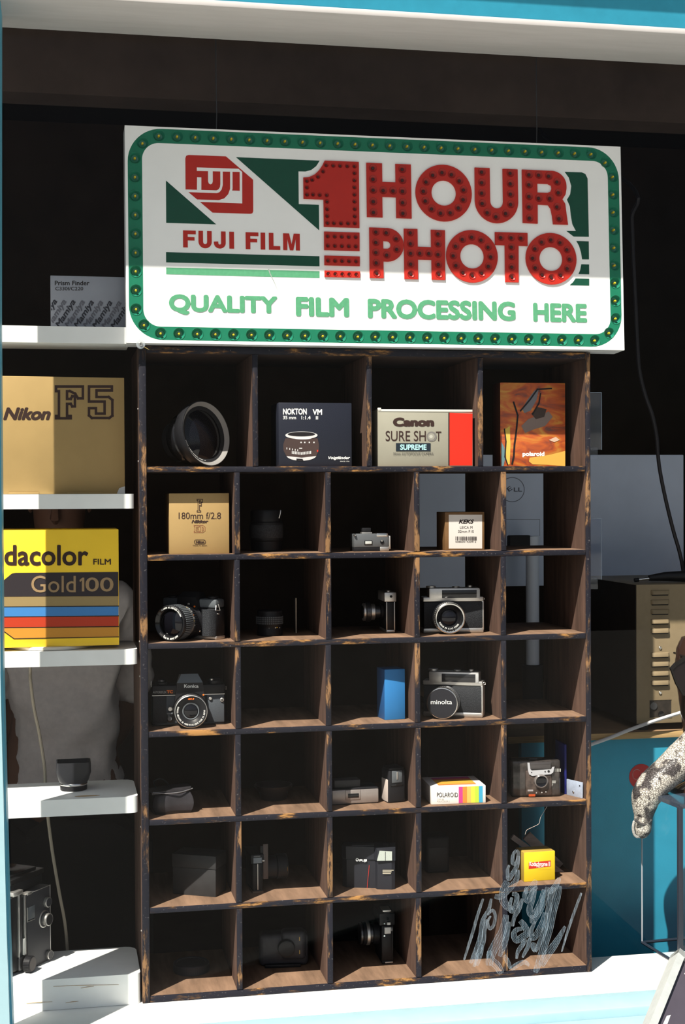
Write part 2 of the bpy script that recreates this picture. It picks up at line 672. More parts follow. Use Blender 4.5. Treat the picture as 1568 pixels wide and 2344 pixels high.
rbox('side_panel', -0.0128, 0, 0, RD, 0, RTOP, RWOODV, EDGE_V)
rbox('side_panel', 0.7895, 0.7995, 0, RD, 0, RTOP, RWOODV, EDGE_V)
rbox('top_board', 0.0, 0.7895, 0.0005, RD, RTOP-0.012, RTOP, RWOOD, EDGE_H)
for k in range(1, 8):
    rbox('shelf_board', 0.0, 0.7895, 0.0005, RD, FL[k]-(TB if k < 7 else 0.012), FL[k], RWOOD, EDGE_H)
for k in range(1, 8):
    zt = RTOP-0.012 if k == 1 else FL[k-1]-TB
    xs = (0.1927, 0.3951, 0.5973) if k == 1 else [j*PW for j in range(1, 5)]
    for x in xs:
        x += random.uniform(-0.001, 0.001) if k not in (2, 7) else 0
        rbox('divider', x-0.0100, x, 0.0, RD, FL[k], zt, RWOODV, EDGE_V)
for z in (0.93, 1.02, 0.62, 0.56, 0.30, 0.12):
    m = MB()
    m.cyl(0.0016, 0, 0.0012, SATIN, (-0.0128-RL.x, 0.02-RL.y, z), (-1, 0, 0), 10)
    m.build('nail', rack)

# ------------------------------------------------------------------ the hanging shop sign
SM = 0.001
sign = thing('shop_sign', 'white illuminated shop sign with green bulb border and red 1 HOUR PHOTO lettering', 'sign', (-0.0338, -0.0200, 1.1294))
sign.rotation_euler = (-0.0451, 0, 0)
S_WHITE = M('sign_white', (0.86, 0.87, 0.86), 0.35, noise=0.03, scale=12)
S_EDGE = M('sign_edge_metal', (0.55, 0.55, 0.55), 0.45, noise=0.1, scale=40)
S_GREEN = M('sign_green', (0.010, 0.155, 0.085), 0.4, noise=0.05, scale=60)
S_DGREEN = M('sign_deep_green', (0.006, 0.062, 0.036), 0.45, noise=0.08, scale=60)
S_LGREEN = M('sign_text_green', (0.085, 0.30, 0.16), 0.45, noise=0.1, scale=200)
S_RED = M('sign_red', (0.44, 0.022, 0.013), 0.4, noise=0.06, scale=60)
S_DISH = M('sign_red_dish', (0.30, 0.014, 0.010), 0.35)
S_LAMPR = M('sign_dark_bulb', (0.05, 0.014, 0.012), 0.4)
S_LAMP = M('sign_yellow_bulb', (0.60, 0.46, 0.02), 0.25, spec=0.6)
S_CUP = M('sign_green_cup', (0.018, 0.20, 0.13), 0.22, spec=0.6)
W_, H_ = 890.2, 370.4


def mm(pts):
    return [(a*SM, b*SM) for a, b in pts]


outer = mm([(0, 0), (W_, 0), (W_, H_), (0, H_)])
bo = mm(rrect(4.5, 886, 5.2, 367.0, 58, 12))
bi = mm(rrect(28.8, 864.7, 28.3, 342.4, 29, 12))
m = MB()
m.prism(outer, 0.0, 0.05, S_WHITE, sidemat=S_EDGE, holes=[bo])
m.box(0.002, W_*SM-0.002, 0.014, 0.05, 0.002, H_*SM-0.002, S_EDGE)
m.build('housing', sign)
m = MB(); m.prism(bi, 0.0, 0.014, S_WHITE)
m.build('face_panel', sign)
# bulbs round the border
bulbs = []
x0b, x1b, z0b, z1b = 16.6, 875.0, 16.6, 355.4
for i in range(26):
    bulbs += [(57.6+i*31.08, z1b), (57.6+i*31.08, z0b)]
for i in range(9):
    bulbs += [(x0b, 57.0+i*32.3), (x1b, 57.0+i*32.3)]
for (a, b) in ((29.8, 30.2), (862, 30.5), (29.8, 341.5), (861.5, 341.0)):
    bulbs.append((a, b))
m = MB()
m.prism(bo, 0.0, 0.0006, S_GREEN, holes=[bi]+[mm(circ(a, b, 9.4, 16)) for a, b in bulbs])
m.build('border', sign)
mcup = MB()
mcup.lathe([(0.0094, 0.0), (0.0085, -0.004), (0.0060, -0.0075), (0.0, -0.0092)], S_CUP, (0, 0, 0), (0, -1, 0), 18)
mcup.lathe([(0.0104, 0.0001), (0.0101, 0.0007), (0.0094, 0.0)], S_GREEN, (0, 0, 0), (0, -1, 0), 18)
mbulb = MB()
mbulb.lathe([(0.0019, -0.009), (0.0022, -0.003), (0.0020, -0.0005), (0.0012, 0.0012), (0, 0.0018)], S_LAMP, (0, 0, 0), (0, -1, 0), 10)
cup0 = bul0 = None
for (a, b) in bulbs:
    if cup0 is None:
        cup0 = mcup.build('lamp_cup', sign); bul0 = mbulb.build('yellow_bulb', cup0)
        c, bb = cup0, bul0
    else:
        c = cup0.copy(); COL.objects.link(c); c.parent = sign
        bb = bul0.copy(); COL.objects.link(bb); bb.parent = c
    c.location = (a*SM, 0.0, b*SM)

LT = 0.0028          # thickness of the red letters


def studs(mb_, pts, r=6.2):
    for a, b in pts:
        mb_.lathe([(r*SM*1.18, LT), (r*SM*1.1, LT+0.0007), (r*SM, LT+0.0002), (r*0.62*SM, LT-0.0014), (0, LT-0.0020)], S_DISH, (a*SM, 0, b*SM), (0, -1, 0), 14)
        mb_.lathe([(r*0.50*SM, LT-0.0018), (r*0.45*SM, LT-0.0004), (0, LT+0.0001)], S_LAMPR, (a*SM, 0, b*SM), (0, -1, 0), 10)


def letter(name, loops, st, r=6.2):
    m_ = MB()
    m_.prism(mm(loops[0]), -LT, 0.0, S_RED, holes=[mm(circ(a, b, r, 14)) for a, b in st]+[mm(l) for l in loops[1:]])
    studs(m_, st, r)
    o_ = m_.build(name, sign)
    return o_


def arc(cx, cz, rx, rz, a0, a1, n=14):
    return circ(cx, cz, rx, n, a0, a1, rz) if abs(a1-a0) < 359 else circ(cx, cz, rx, n, ry=rz)


T1, B1 = 322.0, 226.6
xh = [429.5, 482.3]
letter('letter', [[(417.8, T1), (446, T1), (446, 289.2), (470, 289.2), (470, T1), (498, T1), (498, 226.4), (470.4, 226.4), (470.4, 263), (445.6, 263), (445.6, 226.6), (417.8, 226.6)]],
       [(x, z) for x in xh for z in (312.8, 293.4, 274.2, 254, 235)]+[(447.5, 274.3), (465.2, 274.2)])
letter('letter', [circ(557, 273.5, 51.4, 48, ry=50.4), circ(557, 273.5, 22.5, 32)],
       [(557+37*math.cos(math.radians(94+i*360/13)), 273.5+36.5*math.sin(math.radians(94+i*360/13))) for i in range(13)])
letter('letter', [[(614.4, 321.2), (642, 321.2), (642, 262)]+arc(654, 262, 12, 12.8, 180, 360, 10)[1:-1]+[(666, 262), (666, 320.8), (694, 320.8), (694, 260)]+arc(654, 262.5, 40, 39.5, 0, -180, 20)],
       [(627.4, 313.5), (627.1, 294.6), (626.8, 275.8), (627.4, 257.3), (636.3, 241.1), (652.3, 234.5), (670.5, 240.7), (680, 257.3), (680, 276), (680, 294.5), (680, 313.3)])
letter('letter', [[(702, 320.9), (757, 320.6)]+arc(757, 294.8, 28, 26, 88, 0, 8)+[(785, 290), (783, 279), (776.8, 269.8), (782, 262), (784, 245), (786.7, 224.3), (758.8, 224.4), (757, 240), (754.5, 252), (750, 258.5), (730.2, 259), (729.7, 224.5), (702, 225)],
                  [(730.2, 296.8), (750, 296.8), (756, 294), (757, 288.7), (755, 283), (749, 280.6), (730.2, 280.6)]],
       [(715.1, 312), (733.2, 312), (752.0, 311), (767.4, 301), (769.5, 281.5), (753.4, 270.5), (732.4, 270.3), (714.7, 293.9), (714.4, 272.8), (714.0, 254.1), (714.6, 234.0), (766.5, 255.8), (770, 234.8)])
letter('letter', [[(421.5, 208.3), (452, 208)]+arc(453, 178.6, 30, 29.6, 88, -88, 16)+[(446, 149.2), (446, 119.6), (421.2, 119.6)],
                  [(446, 185.2), (453, 185)]+arc(452.5, 178.3, 6.8, 6.8, 80, -80, 6)+[(446, 171.6)]],
       [(433.3, 200.5), (451.8, 199.8), (469.5, 189.6), (470.3, 171.0), (452.2, 160.5), (433.0, 182.2), (432.8, 164.5), (433.1, 146.3), (433.8, 128.1)], 5.8)
letter('letter', [[(483.6, 208), (508.2, 208), (508.2, 176.8), (532.5, 176.6), (532.5, 207.6), (558.2, 207.4), (557.2, 119), (532.7, 119.2), (532.9, 154.2), (508.2, 154.2), (508, 119.3), (483.4, 119.3)]],
       [(495.2, 201), (495.2, 181.8), (495.2, 164.7), (495.2, 145.8), (495.2, 128.1), (545.4, 200.5), (545.1, 182.7), (544.8, 164.0), (545.2, 146.2), (545.8, 129.0), (511.8, 165.3), (528.2, 165.2)], 5.8)
letter('letter', [circ(607, 162.4, 47.3, 44, ry=46.8), circ(607, 162.4, 21.8, 30)],
       [(607+34.4*math.cos(math.radians(90+i*30)), 162.4+34.2*math.sin(math.radians(90+i*30))) for i in range(12)], 5.8)
letter('letter', [[(649.8, 207), (710.3, 207), (710.1, 183.6), (693.2, 183.7), (692.2, 118), (667.4, 118), (667.7, 183.9), (649.7, 184)]],
       [(660.6, 197.5), (679.8, 197.5), (698, 197.5), (680, 180.9), (680, 163.6), (680, 145.1), (680, 127.2)], 5.8)
letter('letter', [circ(753.8, 162, 47.6, 44, ry=46.4), circ(753.3, 161.6, 21.7, 30)],
       [(753.8+34.6*math.cos(math.radians(90+i*30)), 162+34*math.sin(math.radians(90+i*30))) for i in range(12)], 5.8)
letter('numeral', [[(343.8, 322.9), (404.5, 322.9), (404, 206.9), (341, 207), (341, 254.6), (305.8, 254.6), (305.9, 291.9), (316, 293), (326, 298), (334, 306), (340, 315)]],
       [(346.5, 315.0), (358.9, 314.7), (371.0, 314.9), (383.7, 314.8), (396.5, 315.0), (396.4, 302.9), (396.2, 290.2), (396.0, 277.9), (395.9, 265.2), (395.7, 252.9), (396.1, 239.7), (395.9, 227.0), (395.8, 214.7), (383.9, 214.3), (371.4, 213.9), (358.7, 213.8), (347.5, 213.8), (347.0, 226.0), (347, 238.0), (347, 251.2), (346.6, 262.6), (334.2, 262.5), (322.4, 262.7), (312, 262.3), (312, 274.8), (312, 286), (321.3, 288.4), (331.7, 294.2), (340.7, 303.9)], 3.6)
for (zt, zb, rows) in ((198.6, 166.4, (190.6, 174.2)), (156.7, 139.8, (148,)), (130.6, 119.5, (124.8,))):
    letter('numeral_bar', [[(341.2, zt), (404, zt), (403.7, zb), (341, zb)]],
           [(347.5+i*12.4, z) for i in range(5) for z in rows], 3.6 if zb > 125 else 3.2)

# flat printed artwork: green shapes, film logo, lettering
SYO = [0.0]


def sprint(name, shapes, label=None):
    m_ = MB()
    for loops, mat in shapes:
        SYO[0] += 0.00002
        y = -0.0003-SYO[0] % 0.0006
        vs, fs = fill2d([mm(l) for l in loops])
        m_.add([(a, y, b) for a, b in vs], fs, mat, True)
    o_ = m_.build(name, sign)
    if label:
        o_['label'] = label
    return o_


def swords(name, words, mat, bold):
    m_ = MB()
    for t, x0, x1, z0, z1 in words:
        vs, fs = glyphs(t, bold)
        m_.add([((x0+(x1-x0)*a)*SM, -0.0008-ly, (z0+(z1-z0)*b)*SM) for a, b, ly in vs], fs, mat, True)
    return m_.build(name, sign)


sprint('green_triangle', [([[(68.8, 278.4), (68.6, 205.8), (153.9, 205.8)]], S_DGREEN)])
sprint('green_triangle', [([[(189.1, 323.3), (335.5, 323.0), (329, 313), (320, 306), (310, 303), (297.8, 302.8), (297.6, 245.7), (333, 245.5), (333, 200.8)]], S_DGREEN)])
sprint('green_stripe', [([[(67.8, 155.6), (332.8, 155.6), (332.7, 138.1), (67.8, 138.1)]], S_DGREEN)])
sprint('green_stripe', [([[(67.8, 129.4), (332.6, 129.5), (332.5, 117.6), (67.6, 117.8)]], S_LGREEN)])
sprint('green_shadow', [([[(782.6, 320.5), (815, 320.7), (822, 318), (826, 310), (826.4, 204), (797.5, 203.6), (783.8, 213.5), (802, 213.8), (795.5, 226), (792.8, 243), (791.5, 258), (786.2, 270), (792.5, 280), (794.8, 295), (790.5, 310)]], S_DGREEN)])
sprint('green_shadow', [([[(802.3, 195.9), (826, 195.8), (825.8, 163), (812.7, 162.8), (811.0, 175), (807.5, 187)]], S_DGREEN),
                        ([[(811, 153.9), (825.8, 153.9), (825.6, 136), (805.3, 136), (809, 144)]], S_DGREEN),
                        ([[(799.5, 128), (825.5, 128.2), (825.3, 115.7), (788.2, 115.6), (794.5, 121)]], S_DGREEN)])
logo = [(102.2, 318)]+[(103.6, 322), (107.5, 323.8), (171.8, 324), (218.4, 285.2), (218.0, 230.5), (216.5, 227), (213, 225.9), (147.8, 225.8), (102, 263.9)]
sprint('film_logo', [([logo], S_RED)]+[([w], S_WHITE) for w in (
    [(121.6, 302.9), (193.3, 303.3), (199.6, 298), (121.6, 296.9)],
    [(121.8, 286.0), (129.2, 286.0), (128.9, 264.1), (121.5, 264.1)],
    [(140.8, 297.4), (148.8, 297.4), (148.7, 279.5), (147.4, 275.8), (144.7, 274.4), (142, 275.8), (140.7, 279.5)],
    [(161.8, 298), (166, 298), (165.8, 274), (163.6, 266), (160, 261.6), (155.5, 259.8), (106.8, 259.8), (101.8, 264.2), (155, 264.4), (158.5, 266.5), (161, 270.5), (161.7, 276)],
    [(178.7, 298), (182.9, 298), (182.6, 268), (179, 256), (172, 247.6), (160, 243.6), (126, 243.6), (121.5, 247.5), (159, 247.8), (168, 251), (175, 258.5), (178.4, 268)],
    [(180.4, 265.1), (199.2, 265.1), (199, 243.4), (158, 243.5), (170, 247.5), (177.5, 256)],
    [(195.3, 298.9), (199.5, 298.2), (199, 243.4), (194.9, 243.4)])])
def blockF(x, w_, z0=164.5, z1=193.8):
    return [(x, z1), (x+w_, z1), (x+w_, z1-6.4), (x+8, z1-6.4), (x+8, z1-11.2), (x+w_-2.2, z1-11.2), (x+w_-2.2, z1-17.2), (x+8, z1-17.2), (x+8, z0), (x, z0)]


z0_, z1_ = 164.5, 193.8
sprint('red_lettering', [([l], S_RED) for l in (
    blockF(96.9, 21.8),
    [(123.2, z1_), (131, z1_), (131, 176)]+circ(134.5, 175, 3.5, 8, 180, 360, 4)[1:-1]+[(138, 176), (138, z1_), (145.9, z1_), (145.9, 175.5)]+circ(134.5, 175.5, 11.4, 14, 0, -180, 11.6)[1:],
    [(161.8, z1_), (169.8, z1_), (169.8, 174)]+circ(159.6, 174, 10.2, 12, 0, -180, 9.9)[1:]+[(149.4, 176), (157, 176.4), (157, 174)]+circ(159.5, 173.8, 2.5, 6, 180, 360, 2.8)[1:-1]+[(161.8, 174)],
    [(176, z1_), (184.2, z1_), (184.2, z0_), (176, z0_)],
    blockF(204.2, 22.2),
    [(230.2, z1_), (238.1, z1_), (238.1, z0_), (230.2, z0_)],
    [(244.5, z1_), (252.5, z1_), (252.5, z0_+6.6), (264.2, z0_+6.6), (264.2, z0_), (244.5, z0_)],
    [(269.3, z1_), (280, z1_), (284, 175), (288, z1_), (298.6, z1_), (298.6, z0_), (291.4, z0_), (291.4, 184), (287, z0_), (281, z0_), (276.6, 184), (276.6, z0_), (269.3, z0_)])])
swords('green_lettering', [('QUALITY', 71.6, 258.5, 49, 84.2), ('FILM', 290, 384, 50.3, 84), ('PROCESSING', 417, 686, 48.9, 83.8), ('HERE', 718.6, 820, 48.7, 82.4)], S_LGREEN, 0.048)
m = MB(); m.tube([(243.4*SM, -0.0009, 130.8*SM), (246.2*SM, -0.0009, 122.2*SM), (253.3*SM, -0.0009, 107.9*SM), (259*SM, -0.0009, 93.5*SM)], [0.0010, 0.0008, 0.0006, 0.0002], M('scuff_grey', (0.35, 0.38, 0.36), 0.8), 5)
m.build('scuff_mark', sign)

# clear washer screwed over the bottom left corner of the sign
wq = at(322, 788, Y=-0.024)
t = thing('washer_screw', 'clear round washer with a screw over the bottom left corner of the sign', 'screw', wq)
m = MB(); m.cyl(0.0078, 0, 0.0035, clear_mat('clear_washer', (0.9, 0.9, 0.9), 0.12, 0.1, 0.25), (0, 0.0015, 0), (0, -1, 0), 24, 0.0008); m.build('washer', t)
m = MB(); m.cyl(0.0034, 0, 0.0016, SATIN, (0, -0.002, 0), (0, -1, 0), 16, 0.0006)
m.box(-0.0022, 0.0022, -0.0038, -0.0034, -0.0005, 0.0005, DKMETAL); m.box(-0.0005, 0.0005, -0.0038, -0.0034, -0.0022, 0.0022, DKMETAL); m.build('screw_head', t)
m = MB(); m.tube([(0.005, -0.001, -0.004), (0.012, -0.002, -0.008), (0.014, 0.0, -0.009)], 0.0006, M('brass_wire', (0.45, 0.33, 0.12), 0.4, 0.6), 6); m.build('wire_end', t)
m = MB(); m.cyl(0.0018, -0.0015, 0.026, SATIN, (0, 0, 0), (0, 1, 0), 10); m.build('screw_shank', t)
# hanging wires of the sign
for i, (u, v, lab) in enumerate(((495, 292, 'thin grey wire above the left end of the sign'), (1228, 326, 'thin grey wire above the right end of the sign'))):
    p0 = at(u, v, Y=0.02)
    m = MB(); m.tube([(p0.x, 0.02, 1.497), (p0.x+0.001, 0.021, 1.53), (p0.x, 0.02, 1.60), (p0.x+0.002, 0.02, 2.30)], 0.0010, M('grey_wire', (0.035, 0.035, 0.04), 0.5), 6)
    tag(m.build('hanging_wire'), lab, 'wire', 'sign hanging wires')

# ------------------------------------------------------------------ white shelves at the left
SHELF = M('shelf_white', (0.80, 0.81, 0.80), 0.4, noise=0.04, scale=18)
unit = thing('shelving_unit', 'five white painted shelves stacked beside the rack at the left of the window', 'shelf', (-0.3, 0.08, 0))
SHZ = {}
for nm, vt, vb, uu, ur in (('A', 747, 785, 150, 296), ('B', 1131, 1165, 150, 307), ('C', 1490, 1525, 150, 315), ('D', 1830, 1868, 150, 316), ('E', 2240, 2300, 150, 322)):
    zt = at(uu, vt, Y=0).z
    zb = max(0.0005, at(uu, vb, Y=0).z)
    if nm == 'E':
        zb = 0.0005
    xr = min(at(ur, (vt+vb)/2, Y=0).x, -0.0145)
    SHZ[nm] = zt
    m = MB()
    r = 0.011
    poly = [(-0.62+0.3, 0.0-0.08), (xr-r+0.3, -0.08)]+[(xr-r+0.3+r*math.sin(math.radians(a)), -0.08+r-r*math.cos(math.radians(a))) for a in (30, 60, 90)]+[(xr+0.3, 0.155-0.08-0.02)]+[(xr-0.02+0.3+0.02*math.cos(math.radians(a)), 0.155-0.08-0.02+0.02*math.sin(math.radians(a))) for a in (30, 60, 90)]+[(-0.62+0.3, 0.155-0.08)]
    if nm == 'A':
        poly = [(-0.62+0.3, -0.08), (xr+0.3, -0.08), (xr+0.3, 0.03), (-0.62+0.3, 0.03)]
    m.prism(poly, zb, zt, SHELF, 'xy')
    o = m.build('shelf', unit)
    bv = o.modifiers.new('b', 'BEVEL'); bv.width = 0.0022; bv.segments = 2; bv.limit_method = 'ANGLE'; bv.angle_limit = math.radians(60)
m = MB(); m.box(-0.34, -0.315, -0.08, 0.075, 0.0, 1.3, SHELF, 0.002); m.build('end_panel', unit)
# scuffs of bare wood on the lowest shelf
SCUFF = M('scuff_brown', (0.42, 0.27, 0.12), 0.8, noise=0.3, scale=300)
m = MB()
for u0, u1, v in ((122, 272, 2258), (185, 215, 2262), (60, 120, 2297), (150, 180, 2296)):
    a = at(u0, v, Y=-0.0004); b = at(u1, v-4, Y=-0.0004)
    m.tube([(a.x+0.3, -0.0802, a.z), ((a.x+b.x)/2+0.3, -0.0803, (a.z+b.z)/2+0.0006), (b.x+0.3, -0.0802, b.z)], [0.0004, 0.0010, 0.0003], SCUFF, 5, 0.5)
a = at(200, 1822, Z=SHZ['D'])
m.lathe([(0, 0.0004), (0.022, 0.0002)], SCUFF, (a.x+0.3, a.y-0.08, SHZ['D']), (0, 0, 1), 14, 1, 0.22)
m.build('paint_scuffs', unit)

# ------------------------------------------------------------------ cartons


def carton(name, label, cat, ul, ur, vt, Y, zf, depth, mat, sidemat=None, rz=0.0, bev=0.0010, zt=None, vb=None, part='carton_body'):
    vm = vt+40
    x0 = at(ul, vm, Y=Y).x; x1 = at(ur, vm, Y=Y).x
    top = at((ul+ur)/2, vt, Y=Y).z
    t_ = thing(name, label, cat, ((x0+x1)/2, Y+depth/2, zf), rz)
    w = x1-x0; h = top-zf
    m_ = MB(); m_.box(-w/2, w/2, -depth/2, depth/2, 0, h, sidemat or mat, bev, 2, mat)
    m_.build(part, t_)
    return t_, w, h, -depth/2


GOLD = M('gold_card', (0.355, 0.24, 0.096), 0.55, noise=0.05, scale=18)
GOLD2 = M('pale_gold_card', (0.36, 0.24, 0.10), 0.5, noise=0.04, scale=18)
YEL = M('yellow_card', (0.92, 0.60, 0.035), 0.45, noise=0.03, scale=20)
# film carton lettered in black on yellow
t, w, h, y = carton('film_carton', 'large yellow film carton with black band and blue, red and orange stripes', 'box', -72, 271.5, 1213, 0.012, SHZ['C']+0.0065, 0.13, YEL)
ik = Ink(t, y, (0, 1160, 4.612))
ik.poly([(-400, 860), (40, 775), (125, 705), (165, 697), (1249, 688), (1250, 945), (-400, 952)], M('film_black', (0.030, 0.024, 0.028), 0.5))
ik.poly([(-400, 955), (1250, 945), (1250, 1045), (-400, 1056)], M('film_gold', (0.30, 0.215, 0.095), 0.5))
ik.poly([(-400, 1064), (1252, 1053), (1252, 1147), (-400, 1163)], M('film_blue', (0.055, 0.21, 0.50), 0.45))
ik.poly([(-400, 1170), (1252, 1158), (1252, 1260), (-400, 1277)], M('film_red', (0.46, 0.045, 0.018), 0.45))
ik.poly([(-400, 1286), (1252, 1271), (1252, 1370), (150, 1390), (50, 1318), (-400, 1318)], M('film_orange', (0.56, 0.25, 0.035), 0.45))
for a, b in (((-400, 1060), (1252, 1048)), ((-400, 1167), (1252, 1152)), ((-400, 1281), (1252, 1265))):
    ik.stroke([a, b], 9, KINK, False)
ik.stroke([(20, 1300), (148, 1393), (1252, 1374)], 9, KINK, False)
ik.text('Kodacolor', -292, 403, 932, 622, BRINK, 0.022)
ik.text('FILM', 985, 550, 1171, 611, BRINK, 0.015)
ik.text('Gold', 330, 727, 800, 905, M('film_gold_ink', (0.32, 0.21, 0.11), 0.5), 0.004)
ik.text('00', 902, 745, 1198, 895, MATS['film_gold_ink'], 0.010)
ik.poly([(838, 775), (868, 748), (890, 748), (890, 893), (864, 893), (864, 778), (845, 795)], MATS['film_gold_ink'])
ik.done()
# round white lid under it
a = at(110, 1487, Y=0.052)
t2 = thing('white_plate', 'round white plastic plate under the yellow film carton', 'plate', (at(130, 1480, Y=0.07).x-0.01, 0.078, SHZ['C']))
m = MB(); m.lathe([(0, 0), (0.070, 0), (0.073, 0.001), (0.0735, 0.0055), (0.072, 0.0065), (0, 0.0065)], M('lid_plastic', (0.66, 0.62, 0.54), 0.35), (0, 0, 0), (0, 0, 1), 48); m.build('plate_disc', t2)

# big gold camera carton
t, w, h, y = carton('camera_carton', 'large gold cardboard carton with outlined letter and numeral on the second white shelf', 'box', -70, 281, 862, 0.028, SHZ['B'], 0.100, GOLD, rz=0.07)
ik = Ink(t, y, (0, 560, 3.78))
ik.text('Nikon', 27, 1408, 440, 1520, BRINK, 0.05, 0.28)
ik.stroke([(485, 1228), (717, 1228), (717, 1330), (675, 1330), (650, 1290), (605, 1268), (580, 1268), (580, 1335), (612, 1335), (625, 1312), (648, 1312), (648, 1400), (625, 1400), (612, 1378), (580, 1378), (580, 1482), (612, 1482), (612, 1503), (485, 1503), (485, 1482), (510, 1482), (510, 1268), (485, 1268)], 22, BRINK)
ik.stroke([(770, 1228), (968, 1228), (968, 1262), (835, 1262), (835, 1318), (940, 1318), (972, 1345), (972, 1480), (945, 1500), (795, 1500), (770, 1478), (770, 1415), (830, 1415), (830, 1462), (905, 1462), (905, 1358), (770, 1358)], 22, BRINK)
ik.done()
m = MB(); m.prism([(w/2-0.014, 0.0005), (w/2-0.0002, 0.0005), (w/2-0.0002, 0.013), (w/2-0.010, 0.010)], y-0.0006, y-0.0002, M('clear_tape', (0.6, 0.6, 0.58), 0.3)); m.build('tape_corner', t)
m = MB(); m.box(-w/2+0.06, -w/2+0.11, y-0.0012, y, 0.0006, 0.0035, GOLD, 0.0003); m.box(0.03, 0.09, y-0.0010, y, 0.0006, 0.003, GOLD, 0.0003); m.build('flap_edge', t)

# grey finder carton with diagonal repeated name
t, w, h, y = carton('finder_carton', 'grey cardboard carton with diagonal repeated black lettering on the top shelf', 'box', 115.5, 345, 633, 0.050, SHZ['A'], 0.085, M('grey_card', (0.30, 0.315, 0.36), 0.6, noise=0.03, scale=30))
ik = Ink(t, y, (0, 560, 3.78))
ik.text('Prism Finder', 474, 312, 774, 352, KINK, 0.02)
ik.text('C330f/C220', 478, 366, 720, 396, KINK, 0.010)
MDK = M('finder_print_dark', (0.035, 0.035, 0.045), 0.6); MLT = M('finder_print_grey', (0.13, 0.13, 0.155), 0.6)
for i in range(-1, 9):
    cx = 392+i*79.5+20
    ik.text('Mamiya', cx-135, 590-28+i*2, cx+135, 590+40+i*2, MLT if i % 2 else MDK, 0.03, 0.25, 1.0, 58)
ik.done(clip=[(Vector((-w/2+0.001, 0, 0)), Vector((-1, 0, 0))), (Vector((w/2-0.001, 0, 0)), Vector((1, 0, 0))), (Vector((0, 0, 0.001)), Vector((0, 0, -1)))])

# ---- row 1 of the rack
NAVY = M('navy_black_card', (0.014, 0.016, 0.026), 0.4)
t, w, h, y = carton('lens_carton', 'dark navy carton with white lettering and a pictured lens in the top row', 'box', 637.5, 805, 922, 0.014, FL[1], 0.09, NAVY)
ik = Ink(t, y, (310, 800, 2.851))
ik.text('NOKTON', 963, 385, 1118, 425, WINK, 0.035)
ik.text('VM', 1156, 389, 1218, 427, WINK, 0.035)
ik.text('35 mm', 963, 433, 1048, 456, WINK, 0.02)
ik.text('1:1.4', 1083, 433, 1143, 457, WINK, 0.02)
ik.text('II', 1177, 435, 1192, 457, WINK, 0.02)
PB = M('printed_lens_body', (0.055, 0.035, 0.032), 0.5); PS = M('printed_silver', (0.55, 0.54, 0.54), 0.5); PD = M('printed_dark', (0.012, 0.01, 0.012), 0.5)
ik.poly(circ(1083, 690, 98, 36, ry=36), PS)
ik.poly([(978, 580), (1188, 580), (1198, 620), (1196, 660), (1180, 695), (1085, 706), (985, 695), (966, 660), (964, 620)], PB)
ik.poly(circ(1083, 560, 105, 36, ry=25), PS)
ik.poly(circ(1083, 553, 90, 36, ry=15), PD)
ik.poly(circ(1090, 578, 60, 30, ry=9), M('printed_glint', (0.6, 0.58, 0.6), 0.5))
for k in range(13):
    ik.rect(1020+k*10, 664+abs(k-6)*-1.2+6, 1026+k*10, 684+abs(k-6)*-1.2+4, PS)
for k, xx in enumerate((985, 1004, 1022, 1040, 1056)):
    ik.rect(xx, 640+k*3, xx+5, 652+k*3, PS)
for xx in (1076, 1100, 1130, 1160):
    ik.rect(xx, 602, xx+9, 611, PS)
ik.rect(1068, 642, 1088, 648, PS)
ik.rect(1184, 655, 1192, 668, REDP)
ik.poly([(1050, 712), (1090, 714), (1096, 726), (1050, 724)], PD)
ik.text('Voigtländer', 1258, 697, 1400, 722, WINK, 0.03, 0.25)
ik.text('SINCE 1756', 1335, 727, 1395, 733, WINK, 0.0)
ik.done()

CREAM = M('cream_card', (0.28, 0.268, 0.215), 0.55, noise=0.03, scale=25)
t, w, h, y = carton('compact_camera_carton', 'cream and red cardboard carton with black lettering in the top row', 'box', 865, 1082, 938, 0.013, FL[1], 0.075, CREAM, bev=0.0006)
ik = Ink(t, y, (830, 800, 2.851))
ik.poly([(567, 412), (717, 418), (716, 757), (567, 757)], M('carton_red', (0.56, 0.025, 0.012), 0.45))
ik.poly([(567, 393), (717, 398), (717, 412), (567, 406)], MATS['carton_red'])
ik.rect(559, 412, 567, 757, KINK)
ik.text('Canon', 197, 444, 467, 504, BRINK, 0.075)
ik.text('SURE SH', 150, 531, 412, 598, BRINK, 0.004)
ik.text('T', 478, 535, 513, 598, BRINK, 0.004)
ik.poly(circ(450, 568, 33, 28), M('print_grey_ring', (0.17, 0.16, 0.15), 0.5))
ik.poly(circ(448, 568, 22, 24), M('print_grey_mid', (0.27, 0.26, 0.22), 0.5))
ik.poly(circ(446, 568, 11, 20), M('print_grey_light', (0.42, 0.41, 0.36), 0.5))
ik.rect(217, 611, 443, 664, M('print_band', (0.012, 0.02, 0.03), 0.5))
ik.text('SUPREME', 244, 619, 417, 656, M('print_cyan', (0.36, 0.62, 0.64), 0.5), 0.04)
ik.text('35mm AUTOFOCUS CAMERA', 198, 671, 463, 690, M('print_faint', (0.10, 0.095, 0.085), 0.5), 0.0)
ik.done()
m = MB(); m.box(-w/2+0.0005, w/2-0.0005, y-0.0007, y+0.02, h-0.0035, h+0.0006, M('carton_flap_white', (0.62, 0.6, 0.54), 0.5), 0.0003); m.box(-w/2, -w/2+0.006, y-0.0012, y+0.004, h-0.002, h+0.003, MATS['carton_flap_white'], 0.0008); m.build('top_flap', t)

